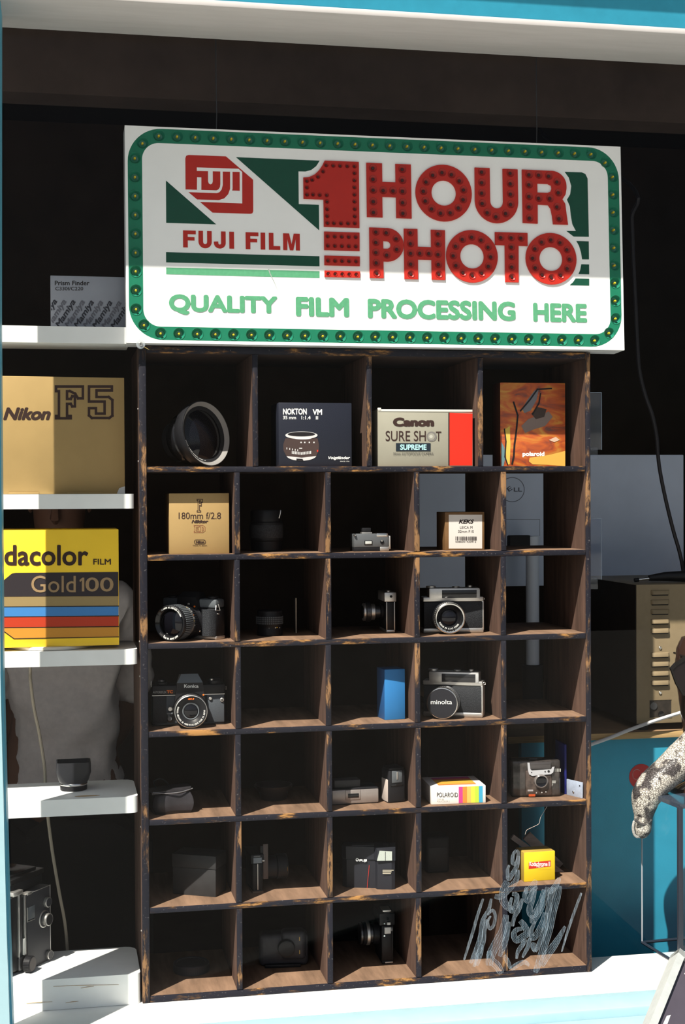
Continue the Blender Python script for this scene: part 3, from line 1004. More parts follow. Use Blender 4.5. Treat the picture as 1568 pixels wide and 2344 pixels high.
# orange picture carton: plain generic brushwork
pm = bpy.data.materials.new('orange_brushwork')
pm.use_nodes = True
nt = pm.node_tree
b = nt.nodes['Principled BSDF']
b.inputs['Roughness'].default_value = 0.5
tc = nt.nodes.new('ShaderNodeTexCoord'); mp = nt.nodes.new('ShaderNodeMapping')
mp.inputs['Rotation'].default_value = (0, 0.5, 0); mp.inputs['Scale'].default_value = (1, 1, 2.2)
n = nt.nodes.new('ShaderNodeTexNoise'); n.inputs['Scale'].default_value = 22; n.inputs['Detail'].default_value = 7; n.inputs['Distortion'].default_value = 1.2
r = nt.nodes.new('ShaderNodeValToRGB')
r.color_ramp.elements[0].position = 0.30; r.color_ramp.elements[0].color = (0.08, 0.055, 0.05, 1)
r.color_ramp.elements[1].position = 0.75; r.color_ramp.elements[1].color = (0.62, 0.34, 0.06, 1)
for ps, c in ((0.38, (0.32, 0.06, 0.02, 1)), (0.50, (0.50, 0.10, 0.018, 1)), (0.60, (0.55, 0.20, 0.03, 1))):
    e = r.color_ramp.elements.new(ps); e.color = c
nt.links.new(tc.outputs['Object'], mp.inputs[0]); nt.links.new(mp.outputs[0], n.inputs['Vector']); nt.links.new(n.outputs['Fac'], r.inputs[0]); nt.links.new(r.outputs[0], b.inputs['Base Color'])
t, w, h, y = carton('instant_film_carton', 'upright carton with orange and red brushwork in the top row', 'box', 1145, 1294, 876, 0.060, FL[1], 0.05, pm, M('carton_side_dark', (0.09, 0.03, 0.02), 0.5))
ik = Ink(t, y, (830, 800, 2.851))
ik.text('polaroid', 1043, 667, 1187, 704, WINK, 0.05)
ik.poly([(1090, 706), (1210, 690), (1322, 662), (1322, 762), (1200, 752), (1110, 750), (1085, 730)], M('brush_orange', (0.62, 0.36, 0.07), 0.5))
ik.poly([(904, 600), (925, 640), (932, 700), (920, 760), (904, 762)], M('brush_blue', (0.12, 0.22, 0.25), 0.5))
ik.poly([(930, 520), (960, 500), (965, 620), (960, 750), (940, 752), (932, 640)], M('brush_yellow', (0.62, 0.44, 0.08), 0.5))
ik.poly([(1035, 500), (1080, 455), (1150, 430), (1215, 405), (1240, 440), (1190, 500), (1120, 520), (1060, 545)], M('brush_grey', (0.20, 0.155, 0.14), 0.6))
ik.poly([(1040, 385), (1075, 330), (1120, 270), (1150, 250), (1135, 330), (1095, 400), (1055, 415)], M('brush_slate', (0.16, 0.16, 0.18), 0.6))
ik.poly([(1100, 420), (1140, 375), (1200, 390), (1185, 440), (1130, 455)], M('brush_umber', (0.05, 0.035, 0.03), 0.6))
ik.poly([(1215, 590), (1260, 570), (1285, 590), (1250, 605)], M('brush_pale', (0.55, 0.38, 0.28), 0.6))
ik.stroke([(985, 345), (1012, 430), (1004, 520), (990, 620), (985, 700), (975, 745)], 11, PD, False)
ik.stroke([(925, 520), (935, 600), (928, 700), (945, 750)], 8, PD, False)
ik.stroke([(1030, 400), (1090, 330), (1140, 260), (1230, 255)], 10, PD, False)
ik.stroke([(1110, 420), (1150, 350), (1160, 290)], 9, PD, False)
ik.done()

# big wide-angle lens lying in the left top cell
ax = Vector((0.60, -0.72, 0.17)).normalized()
lc = at(473, 985, Y=0.050)
t = thing('wide_angle_lens', 'big black wide-angle lens with a bright silver front rim in the top row', 'lens', (lc.x, lc.y, FL[1]))
oo = Vector((0, 0, 0.0590))
RW = 0.0590
m = MB()
m.lathe([(RW-0.0085, -0.0065), (RW-0.0030, -0.0008), (RW-0.0020, -0.0002)], M('lens_rim_grey', (0.26, 0.25, 0.24), 0.35, 0.0), oo, ax, 64)
m.lathe([(RW-0.0020, -0.0002), (RW-0.0006, -0.0006), (RW, -0.003), (RW-0.0005, -0.011)], BLACK, oo, ax, 64)
m.build('front_rim', t)
m = MB()
m.lathe([(RW-0.0005, -0.011), (RW-0.003, -0.022), (RW-0.012, -0.030), (RW-0.015, -0.036)], BLACK, oo, ax, 48)
m.lathe([(RW-0.015, -0.036), (RW-0.013, -0.038), (RW-0.013, -0.050), (RW-0.016, -0.052)], BLACKG, oo, ax, 48)
m.lathe([(RW-0.016, -0.052), (RW-0.022, -0.058), (RW-0.024, -0.066)], BLACK, oo, ax, 48)
m.build('barrel', t)
m = MB(); m.lathe([(RW-0.024, -0.066), (RW-0.0235, -0.068), (RW-0.0235, -0.077), (RW-0.027, -0.078), (0, -0.078)], DKMETAL, oo, ax, 40); m.build('mount_ring', t)
m = MB()
m.lathe([(RW-0.0085, -0.0065), (RW-0.0145, -0.0085), (RW-0.0150, -0.0100)], BLACKM, oo, ax, 48)
m.build('name_ring', t)
m = MB()
m.lathe([(RW-0.0148, -0.0098), (0.036, -0.0066), (0.026, -0.0032), (0.014, -0.0010), (0, -0.0002)], LENSG, oo, ax, 48)
m.build('front_glass', t)
a_, u_, w_ = basis(ax)
m = MB()
for k in range(30):
    th = math.radians(195+k*2.4)
    if k % 7 == 6:
        continue
    c = oo+a_*(-0.0074)+(u_*math.cos(th)+w_*math.sin(th))*(RW-0.0115)
    m.lathe([(0.0009, 0), (0, 0.0004)], WINK, c, ax, 5)
m.build('engraving', t)

# ---- row 2
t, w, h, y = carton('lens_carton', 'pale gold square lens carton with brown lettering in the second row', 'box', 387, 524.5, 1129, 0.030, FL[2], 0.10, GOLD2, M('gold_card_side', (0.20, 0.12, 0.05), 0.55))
ik = Ink(t, y, (310, 800, 2.851))
ik.stroke([(402, 977), (438, 977), (438, 998), (430, 998), (424, 987), (418, 987), (418, 1006), (424, 1006), (424, 1000), (431, 1000), (431, 1022), (424, 1022), (424, 1016), (418, 1016), (418, 1052), (426, 1052), (426, 1061), (402, 1061), (402, 1052), (408, 1052), (408, 987), (402, 987)], 4.2, BRINK)
ik.text('180mm f/2.8', 282, 1063, 558, 1107, BRINK, 0.004)
ik.text('Nikkor', 366, 1111, 476, 1134, BRINK, 0.045, 0.3)
BRN = M('print_brown', (0.25, 0.10, 0.045), 0.6)
ik.stroke([(382, 1147), (414, 1147), (414, 1158), (396, 1158), (396, 1166), (410, 1166), (410, 1175), (396, 1175), (396, 1184), (416, 1184), (416, 1194), (382, 1194), (382, 1186), (387, 1186), (387, 1155), (382, 1155)], 3, BRN)
ik.stroke([(418, 1147), (440, 1147), (454, 1158), (454, 1184), (440, 1194), (418, 1194), (418, 1186), (424, 1186), (424, 1155), (418, 1155)], 3, BRN)
ik.stroke([(434, 1158), (443, 1162), (443, 1180), (434, 1184)], 3, BRN)
ik.stroke(rrect(384, 457, 1242, 1270, 13, 5), 3.2, BRINK)
ik.text('Nikon', 393, 1247, 449, 1265, BRINK, 0.05, 0.3)
ik.text('Made in Japan', 375, 1275, 467, 1284, BRINK, 0.01)
ik.done()

# dark lens standing upright in the shade
c = at(606, 1230, Y=0.115)
t = thing('standing_lens', 'black lens standing upright in the shade in the second row', 'lens', (c.x+0.003, 0.115, FL[2]))
m = MB(); m.lathe([(0, 0), (0.026, 0), (0.028, 0.002), (0.028, 0.018), (0.030, 0.020), (0.030, 0.052), (0.028, 0.054), (0.029, 0.072), (0.027, 0.075), (0, 0.075)], BLACK, (0, 0, 0), (0, 0, 1), 36); m.build('barrel', t)
m = MB(); m.lathe([(0.0302, 0.024), (0.0309, 0.026), (0.0309, 0.046), (0.0302, 0.048)], M('rubber_grip', (0.03, 0.032, 0.036), 0.6, noise=0.5, scale=400), (0, 0, 0), (0, 0, 1), 36); m.build('grip_ring', t)
m = MB(); m.tube([(0.020, -0.022, 0.06), (0.022, -0.024, 0.068), (0.023, -0.022, 0.074)], 0.0012, SATIN, 6); m.build('release_lever', t)

# small silver and mesh camera lying in the third cell
c = at(853, 1240, Y=0.045)
t = thing('subminiature_camera', 'small silver and grey meshed camera lying in the third cell of the second row', 'camera', (c.x, 0.045, FL[2]), math.radians(4))
MESHM = M('grey_mesh_face', (0.13, 0.14, 0.15), 0.45, metal=0.4, noise=0.6, scale=1400)
m = MB(); m.box(-0.0345, 0.029, 0, 0.026, 0.0075, 0.0315, MESHM, 0.001); m.build('body', t)
m = MB(); m.box(-0.0345, 0.016, 0.0006, 0.026, 0.0, 0.0075, BLACK, 0.0008); m.build('base_strip', t)
m = MB(); m.box(0.007, 0.0292, -0.0006, 0.0262, 0.0255, 0.0325, CHROME, 0.002); m.build('chrome_corner', t)
m = MB(); m.box(0.0135, 0.0310, -0.0006, 0.026, 0.0003, 0.008, SATIN, 0.0015); m.build('chrome_foot', t)
m = MB(); m.box(0.0305, 0.0345, 0.001, 0.025, 0.003, 0.0275, SATIN, 0.0015); m.box(0.029, 0.0308, 0.002, 0.024, 0.006, 0.024, DKMETAL); m.build('slide_end', t)
m = MB(); m.box(-0.0155, -0.0005, -0.0009, 0.001, 0.0115, 0.0195, BLACKG, 0.0006); m.box(-0.014, -0.002, -0.0016, 0.0005, 0.013, 0.0182, M('window_pale', (0.50, 0.52, 0.50), 0.3), 0.0004); m.build('viewfinder_window', t)
m = MB(); m.cyl(0.0035, 0, 0.0012, BLACKG, (0.0175, 0, 0.0165)); m.cyl(0.0014, 0.0012, 0.0022, SATIN, (0.0168, 0, 0.0185)); m.build('lens', t)
m = MB(); m.box(-0.018, 0.001, 0.006, 0.02, 0.0315, 0.034, SATIN, 0.0006); m.box(-0.017, -0.001, 0.007, 0.019, 0.0345, 0.042, BLACK, 0.001); m.build('accessory_shoe', t)
m = MB(); m.lathe([(0, 0), (0.0022, 0.0004), (0.0026, 0.002), (0.0014, 0.004), (0, 0.0042)], CHROME, (-0.0335, 0, 0.0295), (0, -1, 0), 10); m.build('strap_stud', t)

# small kraft carton with a white label
t, w, h, y = carton('viewfinder_carton', 'small brown carton with a white barcode label in the second row', 'box', 1018.5, 1109, 1172, 0.050, FL[2], 0.06, M('kraft_card', (0.16, 0.085, 0.035), 0.6, noise=0.1, scale=60))
ik = Ink(t, y, (830, 800, 2.851))
ik.rect(562, 1078, 780, 1299, M('label_white', (0.60, 0.57, 0.54), 0.5))
ik.text('KEKS', 627, 1109, 727, 1137, KINK, 0.045, 0.3)
ik.text('LEICA M', 635, 1153, 717, 1170, KINK, 0.006)
ik.text('32mm F10', 623, 1179, 725, 1196, KINK, 0.004)
random.seed(3)
x = 605.0
while x < 743:
    wd = random.choice((2, 2, 3, 5)); ik.rect(x, 1220, min(x+wd, 745), 1246, KINK); x += wd+random.choice((2, 3, 4))
ik.k = 5
ik.text('0086001420912', 605, 1249, 740, 1260, KINK, 0.0)
ik.done()

# ------------------------------------------------------------------ cameras


def ring_text(mb_, text, R, size, a0, o, axis, mat, lift=0.0003, cw=True, adv=0.72):
    """small capitals set round a lens ring, starting at angle a0 (degrees from +x, seen from the front)"""
    a = Vector(axis).normalized()
    upv = Vector((0, 0, 1)); right = upv.cross(a).normalized(); upv = a.cross(right)
    o = Vector(o)
    th = math.radians(a0)
    for ch in text:
        step = size*(adv if ch != ' ' else 0.5)/R
        if ch != ' ':
            vs, fs = glyphs(ch, 0.03)
            rad = right*math.cos(th)+upv*math.sin(th)
            tan = right*math.sin(th)-upv*math.cos(th)
            out_ = rad
            if not cw:
                tan = -tan; out_ = -rad
            wid = size*(0.25 if ch in 'Il1.:/' else 0.58)
            mb_.add([o+a*(lift+ly)+rad*R+tan*((p-0.5)*wid)+out_*((q-0.5)*size) for p, q, ly in vs], fs, mat, True)
        th += -step if cw else step


def grooves(mb_, r, t0, t1, n, mat, o, axis, depth=0.0006, duty=0.5):
    """ribbed grip ring: lengthwise ribs round a barrel"""
    a, u, w = basis(axis)
    o = Vector(o)
    for k in range(n):
        th0 = 2*math.pi*(k-duty/2)/n; th1 = 2*math.pi*(k+duty/2)/n
        vs = []
        for th in (th0, th1):
            dr = u*math.cos(th)+w*math.sin(th)
            for t_ in (t0, t1):
                vs.append(o+a*t_+dr*(r+depth)); vs.append(o+a*t_+dr*(r-0.0005))
        mb_.add(vs, [(0, 2, 6, 4), (0, 4, 5, 1), (2, 3, 7, 6), (0, 1, 3, 2), (4, 6, 7, 5)], mat, True)


# --- reflex camera facing out, fourth row
c = at(437.5, 1630, Y=0.030)
t = thing('reflex_camera', 'black reflex camera with white ring lettering facing out in the fourth row', 'camera', (c.x, 0.056, FL[4]), math.radians(-2))
m = MB()
m.box(-0.066, 0.062, 0, 0.030, 0.004, 0.054, BLACK, 0.003)
m.box(-0.066, 0.062, 0.0005, 0.030, 0.0, 0.005, BLACKG, 0.001)
m.build('body', t)
m = MB(); m.box(-0.066, 0.062, -0.0005, 0.030, 0.0545, 0.0715, BLACK, 0.003)
m.box(-0.0655, 0.0615, -0.0008, 0.0295, 0.0535, 0.0547, SATIN)
m.build('top_plate', t)
m = MB(); m.box(-0.041, -0.018, -0.0012, 0.001, 0.005, 0.053, LEATHERG, 0.0008); m.box(0.030, 0.0605, -0.0012, 0.001, 0.005, 0.053, LEATHERG, 0.0008); m.box(-0.064, -0.0415, -0.0012, 0.001, 0.005, 0.053, LEATHER, 0.0008); m.build('leatherette', t)  # darker left piece: the divider's shade put into the leatherette colour
m = MB()
hx = [(-0.0225, 0.0), (0.0225, 0.0), (0.0115, 0.0), (-0.0115, 0.0)]
pv = [(-0.026, -0.0105, 0.046), (0.026, -0.0105, 0.046), (0.0225, -0.0105, 0.0765), (-0.0225, -0.0105, 0.0765),
      (-0.0145, 0.004, 0.0905), (0.0145, 0.004, 0.0905), (-0.017, 0.024, 0.088), (0.017, 0.024, 0.088), (-0.024, 0.024, 0.065), (0.024, 0.024, 0.065), (-0.026, 0.0, 0.046), (0.026, 0.0, 0.046)]
m.add(pv, [(0, 1, 2, 3), (4, 5, 7, 6), (0, 3, 8, 10), (3, 4, 6, 8), (1, 11, 9, 2), (2, 9, 7, 5), (6, 7, 9, 8), (8, 9, 11, 10), (0, 10, 11, 1)], BLACK, True)
m.add([pv[3], pv[2], pv[5], pv[4]], [(0, 1, 2, 3)], M('prism_sunlit_grey', (0.16, 0.18, 0.20), 0.45, noise=0.12, scale=900), True)  # sloped face coloured paler: its sunlight is put into the grey
m.build('prism_housing', t)
ik = Ink(t, -0.0108, (340, 1320, 6.51))
ik.text('Konica', 530, 1605, 746, 1655, WINK, 0.03)
ik.done('maker_lettering')
ik = Ink(t, -0.001, (340, 1320, 6.51))
ik.text('AUTOREFLEX', 66, 1705, 266, 1738, M('dim_white', (0.30, 0.30, 0.30), 0.6), 0.01)
ik.text('TC', 270, 1692, 364, 1738, ORANGEP, 0.06)
ik.done('model_lettering')
LO = (0, 0, 0.0300)
m = MB()
m.lathe([(0.029, 0.0), (0.0305, 0.0105), (0.0300, 0.014)], BLACKG, LO)
m.lathe([(0.0275, 0.012), (0.0285, 0.013), (0.0285, 0.020), (0.0275, 0.021)], BLACK, LO)
m.lathe([(0.0275, 0.021), (0.0290, 0.022), (0.0290, 0.030), (0.0272, 0.0315)], DKMETAL, LO)
m.lathe([(0.0272, 0.0315), (0.0288, 0.0325), (0.0288, 0.0385), (0.0278, 0.0395), (0.0268, 0.0397), (0.0264, 0.0385)], BLACKG, LO, seg=48)
m.lathe([(0.0289, 0.0378), (0.0283, 0.0393), (0.0272, 0.0399)], SATIN, LO, seg=48)
m.lathe([(0.0264, 0.0387), (0.0165, 0.0355), (0.0150, 0.0335), (0.0135, 0.0330)], BLACK, LO, seg=40)
grooves(m, 0.0285, 0.0135, 0.0195, 44, BLACK, LO, (0, -1, 0))
m.build('lens_barrel', t)
m = MB()
m.lathe([(0.0150, 0.0340), (0.0142, 0.0352), (0.0125, 0.0345)], GREYPL, LO)
m.lathe([(0.0135, 0.0325), (0.008, 0.0350), (0, 0.0360)], LENSG, LO)
m.build('lens_glass', t)
m = MB()
ring_text(m, 'KONICA HEXANON AR 40mm F1.8 LENS MADE IN JAPAN', 0.0232, 0.0029, 160, (0, 0, 0.0300), (0, -1, 0), WINK, 0.0388, cw=False, adv=0.66)
vs, fs = glyphs('40/1.8', 0.04, 0.2)
m.add([(-0.0055+0.011*a, -0.0392-ly, 0.0300+0.0205+0.0030*b) for a, b, ly in vs], fs, ORANGEP, True)
m.build('ring_lettering', t)
m = MB(); m.cyl(0.0016, 0, 0.0016, ORANGEP, (0.0235, -0.010, 0.0545), ch=0.0004); m.build('red_index_dot', t)
m = MB()
m.cyl(0.0125, 0, 0.006, BLACK, (0.045, 0.015, 0.0715), (0, 0, 1), 30, 0.001)
m.cyl(0.0035, 0.006, 0.010, SATIN, (0.0395, 0.010, 0.0705), (0, 0, 1), 16, 0.0006)
m.cyl(0.007, 0.006, 0.0095, BLACK, (0.048, 0.018, 0.0715), (0, 0, 1), 20, 0.0008)
m.build('shutter_dial', t)
m = MB(); m.cyl(0.0105, 0, 0.005, BLACK, (-0.049, 0.015, 0.0715), (0, 0, 1), 30, 0.001); m.cyl(0.006, 0.005, 0.009, DKMETAL, (-0.049, 0.015, 0.0715), (0, 0, 1), 20, 0.0008); m.build('rewind_knob', t)
m = MB(); m.cyl(0.0031, 0, 0.004, SATIN, (0.036, 0, 0.047), ch=0.0008); m.cyl(0.0036, 0, 0.0035, SATIN, (0.0565, 0, 0.044), ch=0.0008); m.cyl(0.0016, 0.0035, 0.0045, BLACKG, (0.0565, 0, 0.044)); m.build('front_buttons', t)
m = MB(); m.cyl(0.0042, 0, 0.006, SATIN, (-0.0345, 0, 0.0305), ch=0.001); m.box(-0.040, -0.0305, -0.008, 0, 0.008, 0.022, BLACKG, 0.002); m.box(-0.040, -0.030, -0.0085, -0.001, 0.0215, 0.0245, GREYPL, 0.0008); m.cyl(0.0036, 0.008, 0.0088, GREYPL, (-0.0355, 0, 0.014)); m.build('self_timer_lever', t)
m = MB(); m.tube([(0.0625, 0.012, 0.064), (0.0650, 0.011, 0.066), (0.0650, 0.011, 0.060), (0.0625, 0.012, 0.062)], 0.0008, SATIN, 6); m.tube([(-0.0665, 0.012, 0.078), (-0.0672, 0.011, 0.074), (-0.0665, 0.012, 0.068)], 0.0008, SATIN, 6); m.build('strap_lugs', t)

# --- reflex camera with a zoom lens turned to the left, third row
th = math.radians(-40)
dv = Vector((math.sin(th), -math.cos(th), 0))
lf = at(388.5, 1427, Y=0.024)
cen = lf-dv*0.062
t = thing('reflex_camera', 'black reflex camera with a ribbed zoom lens turned to the left in the third row', 'camera', (cen.x, cen.y, FL[3]), th)
m = MB(); m.box(-0.060, 0.055, 0, 0.028, 0.006, 0.055, BLACK, 0.003); m.build('body', t)
m = MB(); m.box(-0.060, 0.055, 0.0, 0.028, 0.0, 0.0065, SATIN, 0.0015); m.build('base_plate', t)
m = MB(); m.box(-0.060, 0.055, -0.0005, 0.028, 0.055, 0.071, GREYPL, 0.004); m.build('top_plate', t)
m = MB()
gx = [(0.027, 0), (0.029, -0.007), (0.034, -0.011), (0.047, -0.011), (0.052, -0.007), (0.054, 0)]
m.prism(gx, 0.007, 0.053, LEATHER, 'xy')
m.build('hand_grip', t)
m = MB()
pv = [(-0.024, -0.009, 0.050), (0.022, -0.009, 0.050), (0.019, -0.009, 0.074), (-0.021, -0.009, 0.074), (-0.015, 0.001, 0.0835), (0.013, 0.001, 0.0835), (-0.017, 0.022, 0.081), (0.015, 0.022, 0.081), (-0.024, 0.022, 0.060), (0.022, 0.022, 0.060), (-0.024, 0, 0.050), (0.022, 0, 0.050)]
m.add(pv, [(0, 1, 2, 3), (3, 2, 5, 4), (4, 5, 7, 6), (0, 3, 8, 10), (3, 4, 6, 8), (1, 11, 9, 2), (2, 9, 7, 5), (6, 7, 9, 8), (8, 9, 11, 10), (0, 10, 11, 1)], BLACK, True)
m.build('prism_housing', t)
LO = (-0.001, 0, 0.0320)
m = MB()
m.lathe([(0.031, 0), (0.0315, 0.007), (0.029, 0.010), (0.0285, 0.016), (0.0295, 0.017), (0.0295, 0.026)], BLACK, LO, seg=44)
m.lathe([(0.0295, 0.026), (0.0285, 0.027), (0.0285, 0.033), (0.0305, 0.034), (0.0305, 0.054), (0.0308, 0.058), (0.0310, 0.0615), (0.0300, 0.0622)], BLACK, LO, seg=44)
grooves(m, 0.0305, 0.0345, 0.0535, 54, GREYPL, LO, (0, -1, 0), 0.0008)
grooves(m, 0.0295, 0.0172, 0.0258, 54, BLACK, LO, (0, -1, 0), 0.0006)
m.lathe([(0.0287, 0.0272), (0.0287, 0.0280), (0.0284, 0.0280)], SATIN, LO, seg=44)
m.lathe([(0.0287, 0.0295), (0.0287, 0.0302), (0.0284, 0.0302)], SATIN, LO, seg=44)
m.build('zoom_barrel', t)
m = MB()
m.lathe([(0.0300, 0.0622), (0.0292, 0.0610), (0.0252, 0.0595), (0.0235, 0.0575), (0.0225, 0.0520)], BLACKG, LO, seg=44)
m.build('filter_ring', t)
m = MB(); m.lathe([(0.0226, 0.0535), (0.016, 0.0575), (0.008, 0.0595), (0, 0.0600)], LENSG, LO, seg=36); m.build('lens_glass', t)
m = MB()
ring_text(m, 'HEXANON AR 35-70mm F3.5-4', 0.0272, 0.0030, 128, LO, (0, -1, 0), WINK, 0.0612, adv=0.68)
ring_text(m, 'ZOOM Made in Japan 55mm', 0.0272, 0.0030, 222, LO, (0, -1, 0), WINK, 0.0612, cw=False, adv=0.64)
m.build('ring_lettering', t)
a_, u_, w_ = basis((0, -1, 0))
m = MB()
for tt, ang, mt in ((0.030, 60, YELLOWP), (0.0265, 40, WINK), (0.0265, 25, ORANGEP), (0.0285, 15, WINK), (0.0295, 5, YELLOWP), (0.0265, -10, WINK), (0.0275, 78, ORANGEP), (0.029, 95, WINK), (0.0265, 52, MATS['print_cyan'])):
    d_ = Vector((math.cos(math.radians(ang)), 0, math.sin(math.radians(ang))))
    m.lathe([(0.0009, 0), (0, 0.0004)], mt, Vector(LO)+Vector((0, -tt, 0))+d_*0.0298, d_, 6)
m.build('scale_marks', t)
m = MB(); m.cyl(0.0015, 0, 0.0016, ORANGEP, (0.016, -0.009, 0.058)); m.cyl(0.0022, 0, 0.003, SATIN, (0.004, -0.0095, 0.062), ch=0.0006); m.build('index_buttons', t)
m = MB(); m.cyl(0.0042, 0, 0.006, CHROME, (0.022, -0.002, 0.016), ch=0.0012); m.build('preview_button', t)
m = MB(); m.tube([(0.0555, 0.006, 0.062), (0.0625, 0.001, 0.052), (0.0580, -0.006, 0.0525), (0.0555, -0.001, 0.060)], 0.0008, SATIN, 6); m.cyl(0.0015, 0, 0.003, CHROME, (0.0548, 0.004, 0.045), (1, 0, 0), 10); m.build('strap_lug', t)
m = MB(); m.cyl(0.009, 0, 0.005, BLACK, (0.040, 0.013, 0.0705), (0, 0, 1), 26, 0.0008); m.cyl(0.010, 0, 0.004, BLACK, (-0.045, 0.013, 0.0705), (0, 0, 1), 26, 0.0008); m.build('top_dials', t)

# --- small ribbed lens and thin card, second cell of the third row
c = at(617, 1430, Y=0.10)
t = thing('small_lens', 'small black lens with a waffled focus ring standing in the third row', 'lens', (c.x, 0.10, FL[3]))
m = MB(); m.lathe([(0, 0), (0.0225, 0), (0.0235, 0.001), (0.0235, 0.010), (0.0225, 0.012), (0.0225, 0.018), (0.0240, 0.020), (0.0240, 0.036), (0.0228, 0.038), (0.0228, 0.044), (0.0215, 0.0455), (0.019, 0.0455), (0, 0.044)], BLACK, (0, 0, 0), (0, 0, 1), 40); m.build('barrel', t)
m = MB()
for k in range(44):
    for j in range(4):
        th = 2*math.pi*k/44
        d_ = Vector((math.cos(th), math.sin(th), 0))
        e_ = Vector((-math.sin(th), math.cos(th), 0))
        c0 = d_*0.0246+Vector((0, 0, 0.0225+j*0.0036))
        q = [c0+e_*s1*0.0011+Vector((0, 0, s2*0.0012)) for s1, s2 in ((-1, -1), (1, -1), (1, 1), (-1, 1))]
        m.add(q+[p-d_*0.0012 for p in q], [(0, 1, 2, 3), (0, 4, 5, 1), (1, 5, 6, 2), (2, 6, 7, 3), (3, 7, 4, 0)], GREYPL, True)
m.build('focus_ring', t)
m = MB()
for ang, z, mt in ((-70, 0.0150, WINK), (-62, 0.0155, YELLOWP), (-45, 0.0145, WINK), (-30, 0.009, ORANGEP), (-100, 0.0145, GREYPL)):
    d_ = Vector((math.cos(math.radians(ang)), math.sin(math.radians(ang)), 0))
    m.lathe([(0.0012, 0), (0, 0.0004)], mt, d_*0.0228+Vector((0, 0, z)), d_, 6)
m.build('scale_marks', t)
c = at(679, 1411, Y=0.13)
t = thing('thin_card', 'thin upright card with a pale edge beside the small waffled lens', 'card', (c.x, 0.145, FL[3]), math.radians(-4))
m = MB(); m.box(-0.0012, 0.0012, -0.016, 0.02, 0.0, 0.064, M('card_dark', (0.03, 0.027, 0.027), 0.6), 0.0002, front=M('card_edge', (0.42, 0.36, 0.28), 0.6)); m.build('card_sheet', t)


def end_view_camera(t_, s, bodyh, bodyd, bodyl, lensr, lensx, lensz, metal, dark, lens_profile):
    """camera standing with its short end to the window; s = -1 lens to the left, +1 to the right.
    local x across the picture, y into the cell"""
    m_ = MB(); m_.box(-bodyd/2, bodyd/2, 0, bodyl, 0.004, bodyh*0.76, dark, 0.002); m_.build('body', t_)
    m_ = MB(); m_.box(-bodyd*0.72, bodyd*0.72, 0.001, bodyl, bodyh*0.765, bodyh, metal, 0.0015); m_.cyl(0.0024, 0, 0.0012, BLACKG, (0.001, 0.001, bodyh*0.9)); m_.build('top_housing', t_)
    m_ = MB()
    m_.box(-bodyd/2-0.0004, bodyd/2+0.0004, -0.0006, bodyl, 0.0, 0.0055, metal, 0.0015)
    m_.box(-bodyd/2-0.0004, -bodyd/2+0.0014, -0.0008, 0.004, 0.005, bodyh*0.765, metal, 0.0004)
    m_.box(bodyd/2-0.0014, bodyd/2+0.0004, -0.0008, 0.004, 0.005, bodyh*0.765, metal, 0.0004)
    m_.build('end_frame', t_)
    m_ = MB()
    for (r0, t0, t1, mt) in lens_profile:
        m_.cyl(r0, t0, t1, mt, (s*bodyd/2, bodyl*0.5, lensz), (s, 0, 0), 36, 0.0008)
    m_.build('lens_barrel', t_)


c = at(893, 1447, Y=0.095)
t = thing('rangefinder_camera', 'small silver camera seen end-on with its lens to the left in the third row', 'camera', (c.x, 0.090, FL[3]), math.radians(-3))
end_view_camera(t, -1, 0.074, 0.0155, 0.075, 0.018, 0, 0.036, SATIN, BLACK, [(0.015, 0, 0.006, BLACK), (0.0115, 0.006, 0.016, DKMETAL), (0.0150, 0.016, 0.024, SATIN), (0.0180, 0.024, 0.033, DKMETAL), (0.0165, 0.033, 0.038, SATIN), (0.0120, 0.038, 0.040, BLACKG)])
m = MB(); m.cyl(0.004, 0, 0.003, SATIN, (-0.002, 0.012, 0.074), (0, 0, 1), 16, 0.0006); m.build('shutter_button', t)


